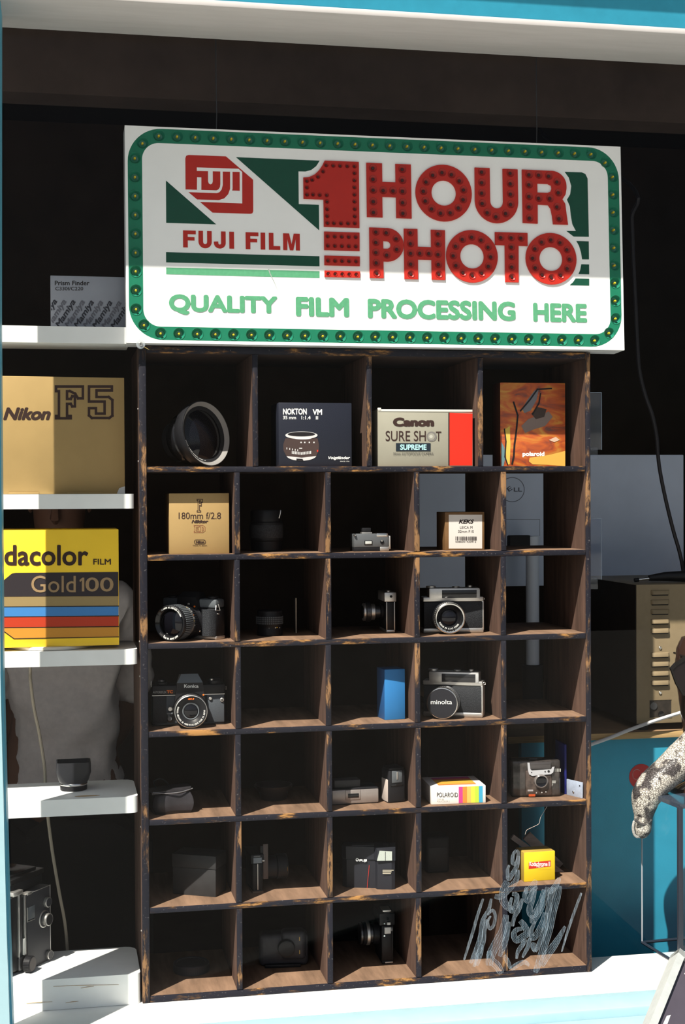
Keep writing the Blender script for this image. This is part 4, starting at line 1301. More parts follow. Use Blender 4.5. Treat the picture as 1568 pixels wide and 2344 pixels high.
def rangefinder(t_, wl, wr, h, d, lensx, lensz, r, cap):
    top = h*0.70
    m_ = MB(); m_.box(-wl, wr, 0, d, 0.0085, top, BLACK, 0.003); m_.build('body', t_)
    m_ = MB(); m_.box(-wl+0.001, wr-0.001, -0.0008, 0.004, 0.009, top-0.001, LEATHER, 0.001); m_.build('leatherette', t_)
    m_ = MB(); m_.box(-wl-0.0006, wr+0.0006, -0.0010, d+0.0006, 0.0, 0.009, SATIN, 0.0022); m_.box(wr-0.003, wr+0.0010, -0.0006, d, 0.005, top+0.001, SATIN, 0.0008); m_.build('base_plate', t_)
    m_ = MB()
    m_.box(-wl-0.0006, wr+0.0004, -0.0010, d+0.0006, top, h*0.80, SATIN, 0.0015)
    m_.box(-wl+0.010, wr-0.006, -0.0012, d-0.002, h*0.72, h, SATIN, 0.0025)
    m_.build('top_plate', t_)
    m_ = MB(); m_.box(-wl+0.034, wr-0.0125, -0.0022, 0.001, h*0.775, h-0.0035, M('finder_window', (0.02, 0.02, 0.022), 0.12, coat=0.5), 0.0006)
    m_.build('finder_window', t_)
    m_ = MB(); m_.box(wr-0.0118, wr-0.0065, -0.0020, 0.001, h*0.77, h-0.003, M('frosted_window', (0.36, 0.36, 0.36), 0.4), 0.0006); m_.build('frosted_window', t_)
    m_ = MB(); m_.cyl(0.009, 0, 0.0035, SATIN, (-wl+0.016, d*0.5, h), (0, 0, 1), 24, 0.0006); m_.cyl(0.0045, 0, 0.004, SATIN, (wr-0.022, d*0.5, h), (0, 0, 1), 18, 0.0008); m_.cyl(0.007, 0, 0.0022, SATIN, (wr-0.048, d*0.55, h), (0, 0, 1), 20, 0.0006); m_.build('top_dials', t_)
    m_ = MB(); m_.lathe([(0.0022, -0.0003), (0.0030, 0.0005), (0.0022, 0.0012), (0.0015, 0.0005), (0.0022, -0.0003)], SATIN, (wr+0.002, d*0.4, h*0.74), (0.6, -1, 0), 14); m_.build('strap_lug', t_)
    lo = (lensx, 0, lensz)
    m_ = MB()
    m_.lathe([(r*1.02, 0), (r*1.02, 0.005), (r*0.94, 0.006), (r*0.94, 0.014), (r, 0.015), (r, 0.023), (r*0.97, 0.0245)], DKMETAL, lo, seg=44)
    grooves(m_, r, 0.0155, 0.0225, 50, SATIN, lo, (0, -1, 0), 0.0005)
    m_.build('lens_barrel', t_)
    m_ = MB()
    m_.lathe([(r*0.97, 0.0245), (r*1.0, 0.026), (r*1.0, 0.029), (r*0.94, 0.0305), (r*0.87, 0.0300), (r*0.84, 0.028)], CHROME, lo, seg=48)
    m_.build('chrome_rim', t_)
    if cap:
        m_ = MB(); m_.lathe([(r*1.02, 0.022), (r*1.04, 0.033), (r*1.015, 0.0345), (r*0.97, 0.0348)], CHROME, lo, seg=48)
        m_.lathe([(r*0.97, 0.0346), (r*0.95, 0.0352), (0, 0.0354)], M('cap_black', (0.016, 0.016, 0.020), 0.35), lo, seg=48)
        o_ = m_.build('lens_cap', t_)
    else:
        m_ = MB(); m_.lathe([(r*0.84, 0.028), (r*0.80, 0.026), (r*0.58, 0.022), (r*0.54, 0.019)], BLACKG, lo, seg=44); m_.build('inner_ring', t_)
        m_ = MB(); m_.lathe([(r*0.56, 0.019), (r*0.35, 0.0225), (0, 0.0240)], LENSG, lo, seg=36); m_.build('lens_glass', t_)
        m_ = MB(); ring_text(m_, 'ROKKOR PF 1:1.7 f45mm', r*0.70, 0.0030, 205, lo, (0, -1, 0), WINK, 0.0256, cw=False, adv=0.7); m_.build('ring_lettering', t_)


# silver and black rangefinder, open lens, third row
c = at(1029, 1411, Y=0.040)
t = thing('rangefinder_camera', 'silver and black rangefinder camera with a chrome-rimmed open lens in the third row', 'camera', (c.x+0.006, 0.062, FL[3]), math.radians(-6))
rangefinder(t, 0.048, 0.0625, 0.082, 0.030, -0.004, 0.0295, 0.0280, False)

# blue carton standing on end, fourth row
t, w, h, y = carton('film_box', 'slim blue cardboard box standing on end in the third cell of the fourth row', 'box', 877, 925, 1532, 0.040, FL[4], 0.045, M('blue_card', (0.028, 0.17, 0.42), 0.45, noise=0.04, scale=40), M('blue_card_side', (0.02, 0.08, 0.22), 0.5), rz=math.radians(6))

# capped rangefinder, fourth row
th = math.radians(-24)
c = at(1012, 1606, Y=0.022)
dv = Vector((math.sin(th), -math.cos(th), 0))
cen = Vector((c.x, 0.022, 0))-dv*0.035
rv = Vector((math.cos(th), math.sin(th), 0))
cen = cen+rv*0.010
t = thing('rangefinder_camera', 'silver and black rangefinder camera with a black lens cap in the fourth row', 'camera', (cen.x, cen.y, FL[4]), th)
rangefinder(t, 0.050, 0.058, 0.082, 0.030, -0.010, 0.0290, 0.0275, True)
ik = Ink(t, -0.0356, (740, 1260, 2.45))
ik.text('minolta', 603, 838, 722, 862, WINK, 0.0)
ik.done('cap_lettering')

# ---- row 5
# soft black leather pouch
c = at(392, 1850, Y=0.05)
t = thing('camera_pouch', 'small soft black leather camera pouch in the left cell of the fifth row', 'pouch', (c.x, 0.060, FL[5]), math.radians(8))
PLEA = M('pouch_leather', (0.030, 0.028, 0.032), 0.28, noise=0.3, scale=30, bump=0.35)
bm = bmesh.new()
bmesh.ops.create_cube(bm, size=1)
bmesh.ops.subdivide_edges(bm, edges=bm.edges[:], cuts=5, use_grid_fill=True)
vs = []
for v in bm.verts:
    x, y_, z = v.co
    q = 0.84+0.16*math.cos(z*3.0)
    f = (1-0.30*max(0, abs(x)-0.3)**2*4)
    vs.append(Vector((x*0.072*q, y_*0.045*q*f+0.002*math.sin(x*9), (z+0.5)*0.037*(1+0.10*math.sin(x*4.5+1)))))
m = MB(); bm.verts.index_update()
m.add([p for p in vs], [tuple(v.index for v in f.verts) for f in bm.faces], PLEA)
bm.free()
m.build('pouch_body', t, 80)
m = MB()
m.prism([(-0.035, -0.021), (0.034, -0.021), (0.037, -0.012), (0.037, 0.018), (0.03, 0.022), (-0.03, 0.022), (-0.037, 0.016), (-0.037, -0.012)], 0.0385, 0.0425, PLEA, 'xy')
o = m.build('flap', t); o.rotation_euler = (0, math.radians(-4), 0)
m = MB(); m.tube(smooth_path([(-0.036, -0.020, 0.040), (-0.012, -0.0235, 0.0375), (0.014, -0.0235, 0.0385), (0.035, -0.019, 0.0425)]), 0.0011, M('zip_grey', (0.20, 0.20, 0.21), 0.35, 0.6), 6); m.build('zip', t)
m = MB(); m.tube(smooth_path([(-0.025, 0.01, 0.042), (-0.03, 0.0, 0.056), (-0.018, -0.002, 0.060), (-0.005, 0.006, 0.050), (0.0, 0.012, 0.043)]), 0.0012, BLACK, 6); m.build('wrist_strap', t)

# shallow dish-like dark cap
c = at(626, 1820, Y=0.13)
t = thing('lens_hood', 'shallow round black lens hood lying open side up in the fifth row', 'lens hood', (c.x, 0.13, FL[5]))
m = MB(); m.lathe([(0.022, 0), (0.024, 0.001), (0.027, 0.014), (0.0345, 0.022), (0.0350, 0.0265), (0.0335, 0.0265), (0.026, 0.016), (0.0225, 0.004), (0.022, 0)], M('hood_black', (0.03, 0.024, 0.022), 0.4), (0, 0, 0), (0, 0, 1), 40); m.build('hood_ring', t)

# flat silver camera
c = at(815, 1833, Y=0.045)
t = thing('pocket_camera', 'flat silver pocket camera lying in the third cell of the fifth row', 'camera', (c.x, 0.050, FL[5]), math.radians(2))
SILV = M('silver_face', (0.34, 0.30, 0.28), 0.35, metal=0.5, noise=0.06, scale=120)
m = MB(); m.box(-0.043, 0.043, 0, 0.052, 0.0015, 0.027, SILV, 0.002); m.build('body', t)
m = MB(); m.box(-0.0428, 0.0428, 0.0004, 0.052, 0.0265, 0.0285, BLACK, 0.0006); m.box(-0.042, 0.042, 0.002, 0.05, 0.0, 0.0018, BLACK); m.build('black_band', t)
m = MB(); m.box(-0.0185, 0.0095, -0.0012, 0.002, 0.0085, 0.0265, SILV, 0.0012); m.build('lens_surround', t)
m = MB(); m.box(-0.0140, 0.0060, -0.0020, 0.001, 0.0125, 0.0200, BLACKG, 0.0006); m.build('viewfinder_window', t)
m = MB(); m.box(-0.036, 0.012, 0.012, 0.040, 0.0285, 0.0420, M('flash_grey', (0.05, 0.048, 0.048), 0.5), 0.0015); m.build('flash_unit', t)

# black camera standing on end
c = at(907, 1838, Y=0.055)
t = thing('pocket_camera', 'slim black pocket camera standing on end in the third cell of the fifth row', 'camera', (c.x, 0.048, FL[5]), math.radians(10))
m = MB(); m.box(-0.0165, 0.0165, 0, 0.034, 0.0, 0.060, BLACK, 0.0035, 3)
m.box(-0.0150, 0.0150, 0.001, 0.034, 0.058, 0.064, BLACK, 0.004, 3); m.build('body', t)
m = MB(); m.box(-0.0178, -0.0160, 0.003, 0.030, 0.002, 0.042, M('pale_plate', (0.46, 0.40, 0.36), 0.5), 0.0006); m.build('side_plate', t)
m = MB(); m.box(-0.010, 0.010, -0.0012, 0.001, 0.036, 0.058, GREYPL, 0.0012); m.box(-0.0015, 0.0015, -0.002, 0.001, 0.042, 0.056, SATIN, 0.0004); m.build('front_grip', t)
m = MB(); m.box(-0.012, 0.012, -0.001, 0.001, 0.030, 0.0345, BLACKG, 0.0005); m.build('finder_window', t)

# instant film box with rainbow stripes
c = at(1052, 1843, Y=0.018)
t = thing('instant_film_box', 'flat white film box with rainbow stripes in the fifth row', 'box', (c.x, 0.062, FL[5]), math.radians(-3))
BW = M('film_box_white', (0.74, 0.70, 0.66), 0.45)
wd, ht, dp = 0.1000, 0.0315, 0.092
m = MB(); m.box(-wd/2, wd/2, -dp/2, dp/2, 0, ht, BW, 0.0008); m.build('carton_body', t)
SC_ = [(0.503, 0.576, (0.50, 0.05, 0.22)), (0.576, 0.655, (0.66, 0.22, 0.04)), (0.655, 0.728, (0.70, 0.42, 0.10)), (0.728, 0.80, (0.72, 0.58, 0.06)), (0.80, 0.873, (0.42, 0.56, 0.05)), (0.873, 0.944, (0.05, 0.32, 0.50))]
m = MB()
for a, b, cc in SC_:
    mt = M('stripe_%02d' % int(a*100), cc, 0.45)
    m.box(-wd/2+wd*a, -wd/2+wd*b, -dp/2-0.0003, -dp/2+0.001, 0.001, ht-0.001, mt)
tops = [(0.00, 0.13, (0.62, 0.16, 0.05)), (0.13, 0.42, (0.66, 0.28, 0.04)), (0.42, 0.62, (0.72, 0.44, 0.05)), (0.62, 0.78, (0.60, 0.12, 0.05)), (0.78, 0.98, (0.48, 0.05, 0.24))]
for i, (a, b, cc) in enumerate(tops):
    mt = M('topstripe_%d' % i, cc, 0.45)
    m.box(-wd/2+0.016, wd/2-0.014, -dp/2+0.012+(dp-0.02)*a, -dp/2+0.012+(dp-0.02)*b, ht-0.001, ht+0.0003, mt)
m.build('rainbow_stripes', t)
ik = Ink(t, -dp/2-0.0002, (740, 1660, 2.376))
ik.text('POLAROID', 617, 366, 732, 391, KINK, 0.002)
ik.text('TYPE 88', 618, 398, 655, 406, M('faint_grey', (0.45, 0.43, 0.40), 0.5), 0.0)
ik.text('POLACOLOR 2', 618, 408, 686, 417, MATS['faint_grey'], 0.0)
ik.done()

# see-through plastic camera
c = at(1228, 1822, Y=0.05)
t = thing('transparent_camera', 'dark see-through plastic camera with a white flash surround in the fifth row', 'camera', (c.x, 0.040, FL[5]), math.radians(-7))
SMOKE = M('smoky_plastic', (0.035, 0.030, 0.028), 0.18, coat=0.5, noise=0.8, scale=60)
GUTS = M('camera_guts', (0.055, 0.040, 0.034), 0.3, noise=0.8, scale=90, coat=0.4)
m = MB(); m.box(-0.050, 0.042, 0, 0.036, 0.0, 0.068, SMOKE, 0.005, 3); m.build('body', t)
m = MB(); m.box(-0.024, 0.025, -0.0022, 0.001, 0.004, 0.050, GUTS, 0.0025); m.build('front_panel', t)
WSUR = M('white_surround', (0.40, 0.40, 0.42), 0.4)
m = MB()
m.prism([(-0.0205, 0.064), (-0.0165, 0.064), (-0.0150, 0.052), (-0.0120, 0.0495), (0.0240, 0.0510), (0.0255, 0.0550), (0.0295, 0.0560), (0.0270, 0.0455), (0.0225, 0.0425), (-0.0120, 0.0400), (-0.0175, 0.0430), (-0.0195, 0.0500)], -0.0042, -0.0018, WSUR); m.build('flash_surround', t)
m = MB(); m.box(-0.0150, 0.0235, -0.0025, 0.001, 0.0510, 0.0640, M('flash_window_dark', (0.05, 0.045, 0.045), 0.1, coat=0.5), 0.001); m.build('flash_window', t)
m = MB(); m.lathe([(0.0130, 0.0), (0.0125, 0.006), (0.0105, 0.0075), (0.0100, 0.0060)], M('clear_grey_ring', (0.14, 0.125, 0.12), 0.2, coat=0.5), (0.0045, -0.0015, 0.0300), seg=32); m.lathe([(0.0100, 0.0060), (0.0060, 0.0045), (0, 0.0055)], LENSG, (0.0045, -0.0015, 0.0300)); m.build('lens', t)
m = MB()
for x, z, r_ in ((-0.013, 0.0465, 0.001), (0.012, 0.0475, 0.0012), (0.0185, 0.0480, 0.0022)):
    m.cyl(r_, 0.0042, 0.0048, BLACKG, (x, 0, z), seg=12)
for x, z in ((-0.004, 0.0085), (0.006, 0.0090), (0.0135, 0.0100)):
    m.cyl(0.0013, 0.002, 0.0034, CHROME, (x, 0, z), seg=12)
m.build('small_screws', t)
m = MB(); m.box(-0.020, -0.010, -0.0028, 0, 0.0115, 0.0145, M('pale_tag', (0.30, 0.28, 0.28), 0.5)); m.box(-0.018, -0.006, -0.0026, 0, 0.002, 0.006, M('orange_glow_plastic', (0.40, 0.07, 0.02), 0.3)); m.build('inner_details', t)
ik = Ink(t, -0.0004, (1000, 1660, 3.78))
for i, (a, b) in enumerate(((970, 1030), (970, 1028), (970, 1005), (970, 1000))):
    ik.rect(a, 480+i*13, b, 488+i*13, M('print_pale', (0.36, 0.36, 0.34), 0.6))
ik.text('IIIIIII', 988, 375, 1072, 402, MATS['print_pale'], 0.01)
ik.done('side_print')
# thin blue panel and small metal plate beside it
c = at(1295, 1818, Y=0.055)
t = thing('blue_sleeve', 'thin dark blue sleeve standing upright beside the see-through camera', 'sleeve', (c.x, 0.075, FL[5]), math.radians(-2))
m = MB(); m.box(-0.002, 0.002, -0.022, 0.035, 0.0, 0.092, M('deep_blue', (0.014, 0.018, 0.14), 0.4), 0.0004); m.build('sleeve_sheet', t)
a = at(1298, 1800, Y=0.050); b = at(1334, 1818, Y=0.012)
t = thing('metal_plate', 'small pale metal plate leaning against the right end of the fifth row', 'plate', ((a.x+b.x)/2, 0.031, FL[5]), math.atan2(b.y-a.y, b.x-a.x))
L2 = math.hypot(b.x-a.x, b.y-a.y)/2
PLM = M('pale_zinc', (0.40, 0.46, 0.58), 0.4, metal=0.3, noise=0.15, scale=80)
m = MB(); m.box(-L2, L2, -0.0012, 0.0012, 0.0, 0.029, PLM, 0.0004); m.build('plate_sheet', t)
m = MB(); m.cyl(0.0022, 0.0010, 0.0030, CHROME, (-0.002, 0, 0.0085), seg=14, ch=0.0005); m.cyl(0.0014, 0.001, 0.0016, BLACK, (0.014, 0, 0.022), seg=10); m.build('rivets', t)

# ---- row 6
# tall black box, corner towards the window
c = at(494, 2054, Z=FL[6])
t = thing('black_box', 'plain tall black box with one corner forward in the left cell of the sixth row', 'box', (c.x, c.y, FL[6]))
BB = M('black_box_card', (0.030, 0.029, 0.030), 0.5, noise=0.2, scale=60)
xf = Matrix.Rotation(math.radians(32), 4, 'Z')
m = MB(); m.box(-0.082, 0, 0, 0.05, 0, 0.048, BB, 0.0008, xf=Matrix.Rotation(math.radians(-28), 4, 'Z')); m.build('box_base', t)
m = MB(); m.box(-0.0828, 0.0008, -0.0008, 0.0508, 0.0485, 0.072, BB, 0.0008, xf=Matrix.Rotation(math.radians(-28), 4, 'Z')); m.build('box_lid', t)

# camera seen end-on, lens to the right
c = at(590, 2044, Z=FL[6])
t = thing('reflex_camera', 'black camera seen end-on with its lens to the right in the sixth row', 'camera', (c.x, c.y, FL[6]), math.radians(4))
end_view_camera(t, 1, 0.068, 0.0165, 0.07, 0.02, 0, 0.036, BLACK, BLACK, [(0.019, 0, 0.012, BLACK), (0.0205, 0.012, 0.032, BLACK), (0.022, 0.032, 0.050, BLACK), (0.0225, 0.050, 0.0515, DKMETAL)])
m = MB(); m.box(-0.008, 0.0075, -0.0016, 0.002, 0.053, 0.063, M('grey_chip', (0.20, 0.22, 0.24), 0.4), 0.0006); m.box(-0.007, 0.005, -0.001, 0.004, 0.064, 0.0670, DKMETAL, 0.0006); m.cyl(0.0018, 0, 0.004, SATIN, (0.0085, 0.0, 0.057), (1, 0, 0), 10); m.build('strap_lug', t)
m = MB(); m.box(-0.0006, 0.0006, -0.0018, 0.0, 0.006, 0.052, SATIN); m.build('back_seam', t)
m = MB(); m.box(0.0110, 0.0200, 0.004, 0.005, 0.0225, 0.085, M('grey_brown_card', (0.105, 0.080, 0.072), 0.6), 0.0003)
m.box(0.006, 0.0115, 0.004, 0.005, 0.070, 0.082, BLACK, 0.0003); m.build('hanging_tag', t)
m = MB(); m.box(-0.010, 0.010, -0.003, 0.03, -0.0, 0.0035, M('tan_foot', (0.16, 0.11, 0.08), 0.6), 0.001); m.build('foot', t)
m = MB(); m.tube([(0.057, 0.030, 0.055), (0.0572, 0.016, 0.045), (0.0574, 0.0125, 0.036), (0.0572, 0.016, 0.026)], 0.0006, M('brass_rim', (0.35, 0.22, 0.08), 0.3, 0.7), 6); m.build('lens_rim_glint', t)

# dark compact camera with a flash
a = at(797, 2040, Z=FL[6]); b = at(909, 2047, Z=FL[6])
th = math.radians(-13)
t = thing('compact_camera', 'black compact camera with a pale flash window in the third cell of the sixth row', 'camera', ((a.x+b.x)/2, 0.050, FL[6]), th)
CB = M('compact_black', (0.019, 0.020, 0.026), 0.36, noise=0.12, scale=300)
wh = 0.0475
m = MB()
m.prism([(-wh, 0.012), (-wh+0.008, 0.002), (-0.02, 0), (0.012, -0.003), (0.016, -0.010), (wh-0.006, -0.012), (wh, -0.008), (wh, 0.03), (-wh+0.004, 0.032)], 0.0, 0.0505, CB, 'xy')
m.build('lower_body', t)
m = MB()
m.prism([(-wh-0.001, 0.011), (-wh+0.007, 0.0005), (-0.02, -0.0015), (0.010, -0.0045), (0.016, -0.012), (wh-0.006, -0.0135), (wh+0.001, -0.009), (wh+0.001, 0.031), (-wh+0.003, 0.033)], 0.0515, 0.0745, CB, 'xy')
m.build('top_housing', t)
m = MB(); m.prism([(0.0155, 0.0525), (0.0425, 0.0530), (0.0425, 0.0690), (0.0200, 0.0700)], -0.0150, -0.0128, M('flash_diffuser', (0.40, 0.43, 0.39), 0.25, noise=0.15, scale=500, stretch=(6, 1, 1))); m.box(0.0300, 0.0310, -0.0153, -0.0128, 0.053, 0.069, DKMETAL); m.build('flash_window', t)
ik = Ink(t, -0.0045, (560, 1880, 3.92))
ik.text('FUJI', 1030, 340, 1097, 366, WINK, 0.05)
ik.poly(circ(1010, 344, 16, 6), WINK)
ik.poly([(1004, 342), (1016, 338), (1017, 350), (1006, 352)], CB)
ik.stroke([(1118, 395), (1108, 500), (1098, 606)], 3, REDP, False)
ik.done('front_lettering')
ik = Ink(t, -0.0138, (560, 1880, 3.92))
for i, (a, b) in enumerate(((1238, 1337), (1238, 1318), (1238, 1312))):
    ik.rect(a, 435+i*14, b, 443+i*14, M('print_tan', (0.40, 0.36, 0.28), 0.6))
ik.done('side_print')
m = MB(); m.cyl(0.006, 0, 0.0015, DKMETAL, (0.03, 0.012, 0.0745), (0, 0, 1), 20, 0.0004); m.box(-0.03, 0.01, 0.004, 0.018, 0.0745, 0.0755, DKMETAL, 0.0003); m.build('top_controls', t)

# dark box in the shade, fourth cell
c = at(1003, 2000, Y=0.12)
t = thing('black_camera_case', 'plain black camera case in the shade of the fourth cell of the sixth row', 'case', (c.x, 0.14, FL[6]))
m = MB(); m.box(-0.022, 0.022, -0.02, 0.03, 0.0, 0.066, BLACK, 0.005, 3); m.build('case_body', t)
m = MB(); m.box(-0.0225, 0.0225, -0.0205, 0.0305, 0.045, 0.068, BLACKM, 0.005, 3); m.build('case_lid', t)

# yellow film box
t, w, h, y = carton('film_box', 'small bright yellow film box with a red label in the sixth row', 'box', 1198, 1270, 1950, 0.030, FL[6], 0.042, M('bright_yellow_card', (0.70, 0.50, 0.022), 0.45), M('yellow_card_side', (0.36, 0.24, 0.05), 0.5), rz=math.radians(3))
ik = Ink(t, y, (740, 1900, 2.376))
ik.poly([(1117, 178), (1237, 165), (1237, 197), (1117, 212)], M('label_red', (0.50, 0.03, 0.02), 0.45))
ik.text('Kodachrome II', 1121, 172, 1233, 196, WINK, 0.03)
ik.text('FILM', 1160, 195, 1196, 204, WINK, 0.01)
ik.text('COLOR MOVIE', 1165, 208, 1237, 215, YELLOWP, 0.0)
ik.done()

# slanting strips added to imitate a reflection in the pane, right cell
REFL_STRIP = M('grey_reflection_strip', (0.30, 0.24, 0.215), 0.7, noise=0.35, scale=50, stretch=(0.3, 1, 2))
for i, (ua, va, ub, vb, Y0, Y1, wd, lab) in enumerate(((1172, 1915, 1326, 2002, 0.10, 0.085, 0.010, 'thin grey reflection strip slanting behind the yellow film box, the lower of two'), (1205, 1912, 1326, 1982, 0.13, 0.115, 0.019, 'wide grey reflection strip slanting behind the yellow film box, the upper of two'))):
    A_ = at(ua, va, Y=Y0); B_ = at(ub, vb, Y=Y1)
    B_.x = min(B_.x, 0.778)
    d_ = (B_-A_).normalized(); n_ = Vector((-d_.z, 0, d_.x)); k_ = Vector((0, 1, 0))
    q = [A_+n_*s1*wd/2+k_*s2*0.003 for s1, s2 in ((-1, -1), (1, -1), (1, 1), (-1, 1))]+[B_+n_*s1*wd/2+k_*s2*0.003 for s1, s2 in ((-1, -1), (1, -1), (1, 1), (-1, 1))]
    m = MB(); m.add(q, [(0, 1, 2, 3), (4, 5, 6, 7), (0, 1, 5, 4), (1, 2, 6, 5), (2, 3, 7, 6), (3, 0, 4, 7)], REFL_STRIP, True)
    tag(m.build('reflection_strip'), lab, 'wooden strip', 'slanting reflection strips')

pts = [at(u, v, Y=0.012) for u, v in ((1258, 1831), (1247, 1855), (1237, 1872), (1234, 1885), (1220, 1893), (1206, 1900), (1202, 1910))]
pts[0].z = FL[5]-0.004
m = MB(); m.tube(smooth_path(pts, 4), 0.0003, M('pale_thread', (0.55, 0.50, 0.46), 0.8), 5)
tag(m.build('thread'), 'thin pale thread hanging from the shelf above the yellow film box', 'thread')

# ---- row 7
c = at(442, 2236, Z=FL[7])
t = thing('filter_case', 'round black filter case lying flat in the left cell of the bottom row', 'filter case', (c.x, c.y+0.034, FL[7]))
m = MB(); m.lathe([(0, 0), (0.031, 0), (0.0325, 0.001), (0.0325, 0.015), (0.031, 0.0165), (0.026, 0.0165), (0.0255, 0.015), (0, 0.015)], M('cap_grey_black', (0.035, 0.035, 0.04), 0.45), (0, 0, 0), (0, 0, 1), 44); m.build('case_disc', t)
m = MB(); grooves(m, 0.0325, 0.003, 0.013, 60, MATS['cap_grey_black'], (0, 0, 0), (0, 0, 1), 0.0004); m.build('knurled_edge', t)

c = at(652, 2210, Y=0.10)
t = thing('toy_camera', 'black plastic camera in deep shade in the second cell of the bottom row', 'camera', (c.x, 0.11, FL[7]), math.radians(-6))
DPL = M('dark_camera_plastic', (0.045, 0.045, 0.052), 0.4, noise=0.2, scale=120)
m = MB(); m.box(-0.045, 0.045, 0, 0.04, 0.0, 0.058, DPL, 0.008, 3); m.box(-0.005, 0.040, -0.006, 0.03, 0.012, 0.064, DPL, 0.008, 3); m.build('body', t)
m = MB(); m.lathe([(0.016, 0), (0.015, 0.010), (0.011, 0.011), (0, 0.008)], BLACK, (0.004, -0.006, 0.036)); m.build('lens', t)
m = MB()
for z in (0.024, 0.048):
    m.box(0.0275, 0.0290, -0.0075, -0.005, z, z+0.007, M('ochre_mark', (0.55, 0.38, 0.12), 0.5))
m.build('ochre_marks', t)
m = MB(); m.box(-0.035, 0.03, -0.008, 0.0, 0.0, 0.006, BLACK, 0.001); m.build('base_step', t)

c = at(887, 2198, Y=0.085)
t = thing('reflex_camera', 'black camera with small chrome glints seen end-on in the bottom row', 'camera', (c.x, 0.085, FL[7]), math.radians(-2))
end_view_camera(t, -1, 0.092, 0.020, 0.07, 0.02, 0, 0.048, BLACK, BLACK, [(0.020, 0, 0.012, BLACK), (0.017, 0.012, 0.018, DKMETAL), (0.0215, 0.018, 0.0245, SATIN), (0.0210, 0.0245, 0.031, BLACK), (0.0195, 0.031, 0.036, DKMETAL)])
PCH = M('pale_chip', (0.62, 0.62, 0.60), 0.35)
m = MB(); m.box(-0.0055, 0.006, -0.0022, 0.0, 0.056, 0.0675, PCH, 0.0004); m.box(-0.0005, 0.0055, -0.0022, 0.0, 0.072, 0.0765, PCH, 0.0004); m.cyl(0.0016, 0, 0.003, CHROME, (-0.006, 0, 0.0525), seg=8); m.cyl(0.0012, 0, 0.003, CHROME, (-0.006, 0, 0.075), seg=8); m.box(0.006, 0.0105, -0.001, 0, 0.060, 0.067, DKMETAL, 0.0003); m.build('chrome_lug', t)
m = MB(); m.box(-0.008, 0.0075, 0.002, 0.03, 0.0955, 0.098, SATIN, 0.0006); m.box(-0.005, 0.005, 0.004, 0.028, 0.0915, 0.096, BLACK); m.build('hot_shoe', t)
m = MB(); m.box(-0.0045, 0.010, -0.0012, 0.002, 0.0012, 0.0042, SATIN, 0.0004); m.build('base_plate_glint', t)

# ------------------------------------------------------------------ things on the left shelves
# twin-lens camera seen from its knob side, lowest shelf
zE = SHZ['E']
P1 = at(63, 2222, Z=zE); P2 = at(116, 2196, Z=zE)
th = math.atan2(P2.y-P1.y, P2.x-P1.x)
t = thing('twin_lens_camera', 'black and chrome twin-lens camera with side knobs on the lowest white shelf', 'camera', (P1.x, P1.y, zE), th)
w = (P2-P1).length
ik = Ink(t, 0.0, (0, 1880, 5.05))
zt = ik.p(300, 850)[1]
TLEA = M('tlr_leather', (0.040, 0.040, 0.046), 0.4, noise=0.2, scale=500)
m = MB()
m.prism([(0, 0.0), (w*0.90, 0.0), (w, 0.008), (w, zt), (0, zt)], 0.0, 0.085, TLEA)
m.build('side_panel', t)
m = MB()
for a_, b_ in (((w-0.0008, 0.008), (w-0.0008, zt)), ((0, zt), (w, zt)), ((w*0.9, 0.0005), (w, 0.008)), ((w*0.45, 0.0006), (w*0.9, 0.0006))):
    m.tube([(a_[0], -0.0004, a_[1]), (b_[0], -0.0004, b_[1])], 0.0006, SATIN, 6)
q = ik.p(320, 815); m.box(q[0]-0.002, q[0]+0.010, -0.0015, 0.01, zt-0.002, zt+0.0025, SATIN, 0.0006)
m.build('chrome_trim', t)
m = MB()
for (cx, cy, rr, pr) in ((535, 932, 0.0088, 0.006), (510, 1127, 0.0152, 0.0012), (520, 1130, 0.0108, 0.010), (560, 1540, 0.0082, 0.005)):
    q = ik.p(cx, cy)
    m.lathe([(rr, 0), (rr, pr-0.0006), (rr-0.0008, pr), (rr*0.86, pr)], SATIN, (q[0], 0, q[1]), (0, -1, 0), 30)
    m.lathe([(rr*0.86, pr), (rr*0.84, pr-0.0004), (0, pr-0.0004)], TLEA if cy != 1130 else DKMETAL, (q[0], 0, q[1]), (0, -1, 0), 30)
m.build('side_knobs', t)
a = ik.p(312, 1000); b = ik.p(400, 1130)
m = MB()
m.box(a[0], a[0]+0.0012, -0.0012, 0, b[1], a[1], SATIN); m.box(a[0], b[0], -0.0012, 0, b[1], b[1]+0.0012, SATIN); m.box(a[0]+0.002, b[0], -0.0008, 0, b[1]+0.003, a[1], GREYPL, 0.0004)
m.build('film_holder', t)
# front standard, rails and focusing knob (towards the mullion)
m = MB()
m.box(-0.0055, -0.0005, 0.001, 0.075, 0.008, zt, SATIN, 0.0006)
m.box(-0.0105, -0.0065, 0.004, 0.070, 0.010, zt-0.004, BLACK)
m.box(-0.0185, -0.0110, 0.002, 0.072, 0.012, zt+0.004, DKMETAL, 0.0006)
m.box(-0.0205, -0.0188, 0.001, 0.073, 0.012, zt+0.006, SATIN, 0.0003)
m.box(-0.0105, -0.0055, -0.001, 0.004, 0.030, 0.058, M('scale_white', (0.55, 0.55, 0.52), 0.4), 0.0005)
m.box(-0.022, -0.002, 0.0, 0.01, 0.006, 0.028, DKMETAL, 0.001)
m.build('focusing_rails', t)
m = MB()
m.box(-0.045, -0.0215, 0.004, 0.070, 0.006, zt+0.002, BLACK, 0.002)
for z in (0.035, 0.085):
    m.cyl(0.022, 0, 0.022, DKMETAL, (-0.045, 0.037, z), (-1, 0, 0), 30, 0.001)
m.build('lens_board', t)
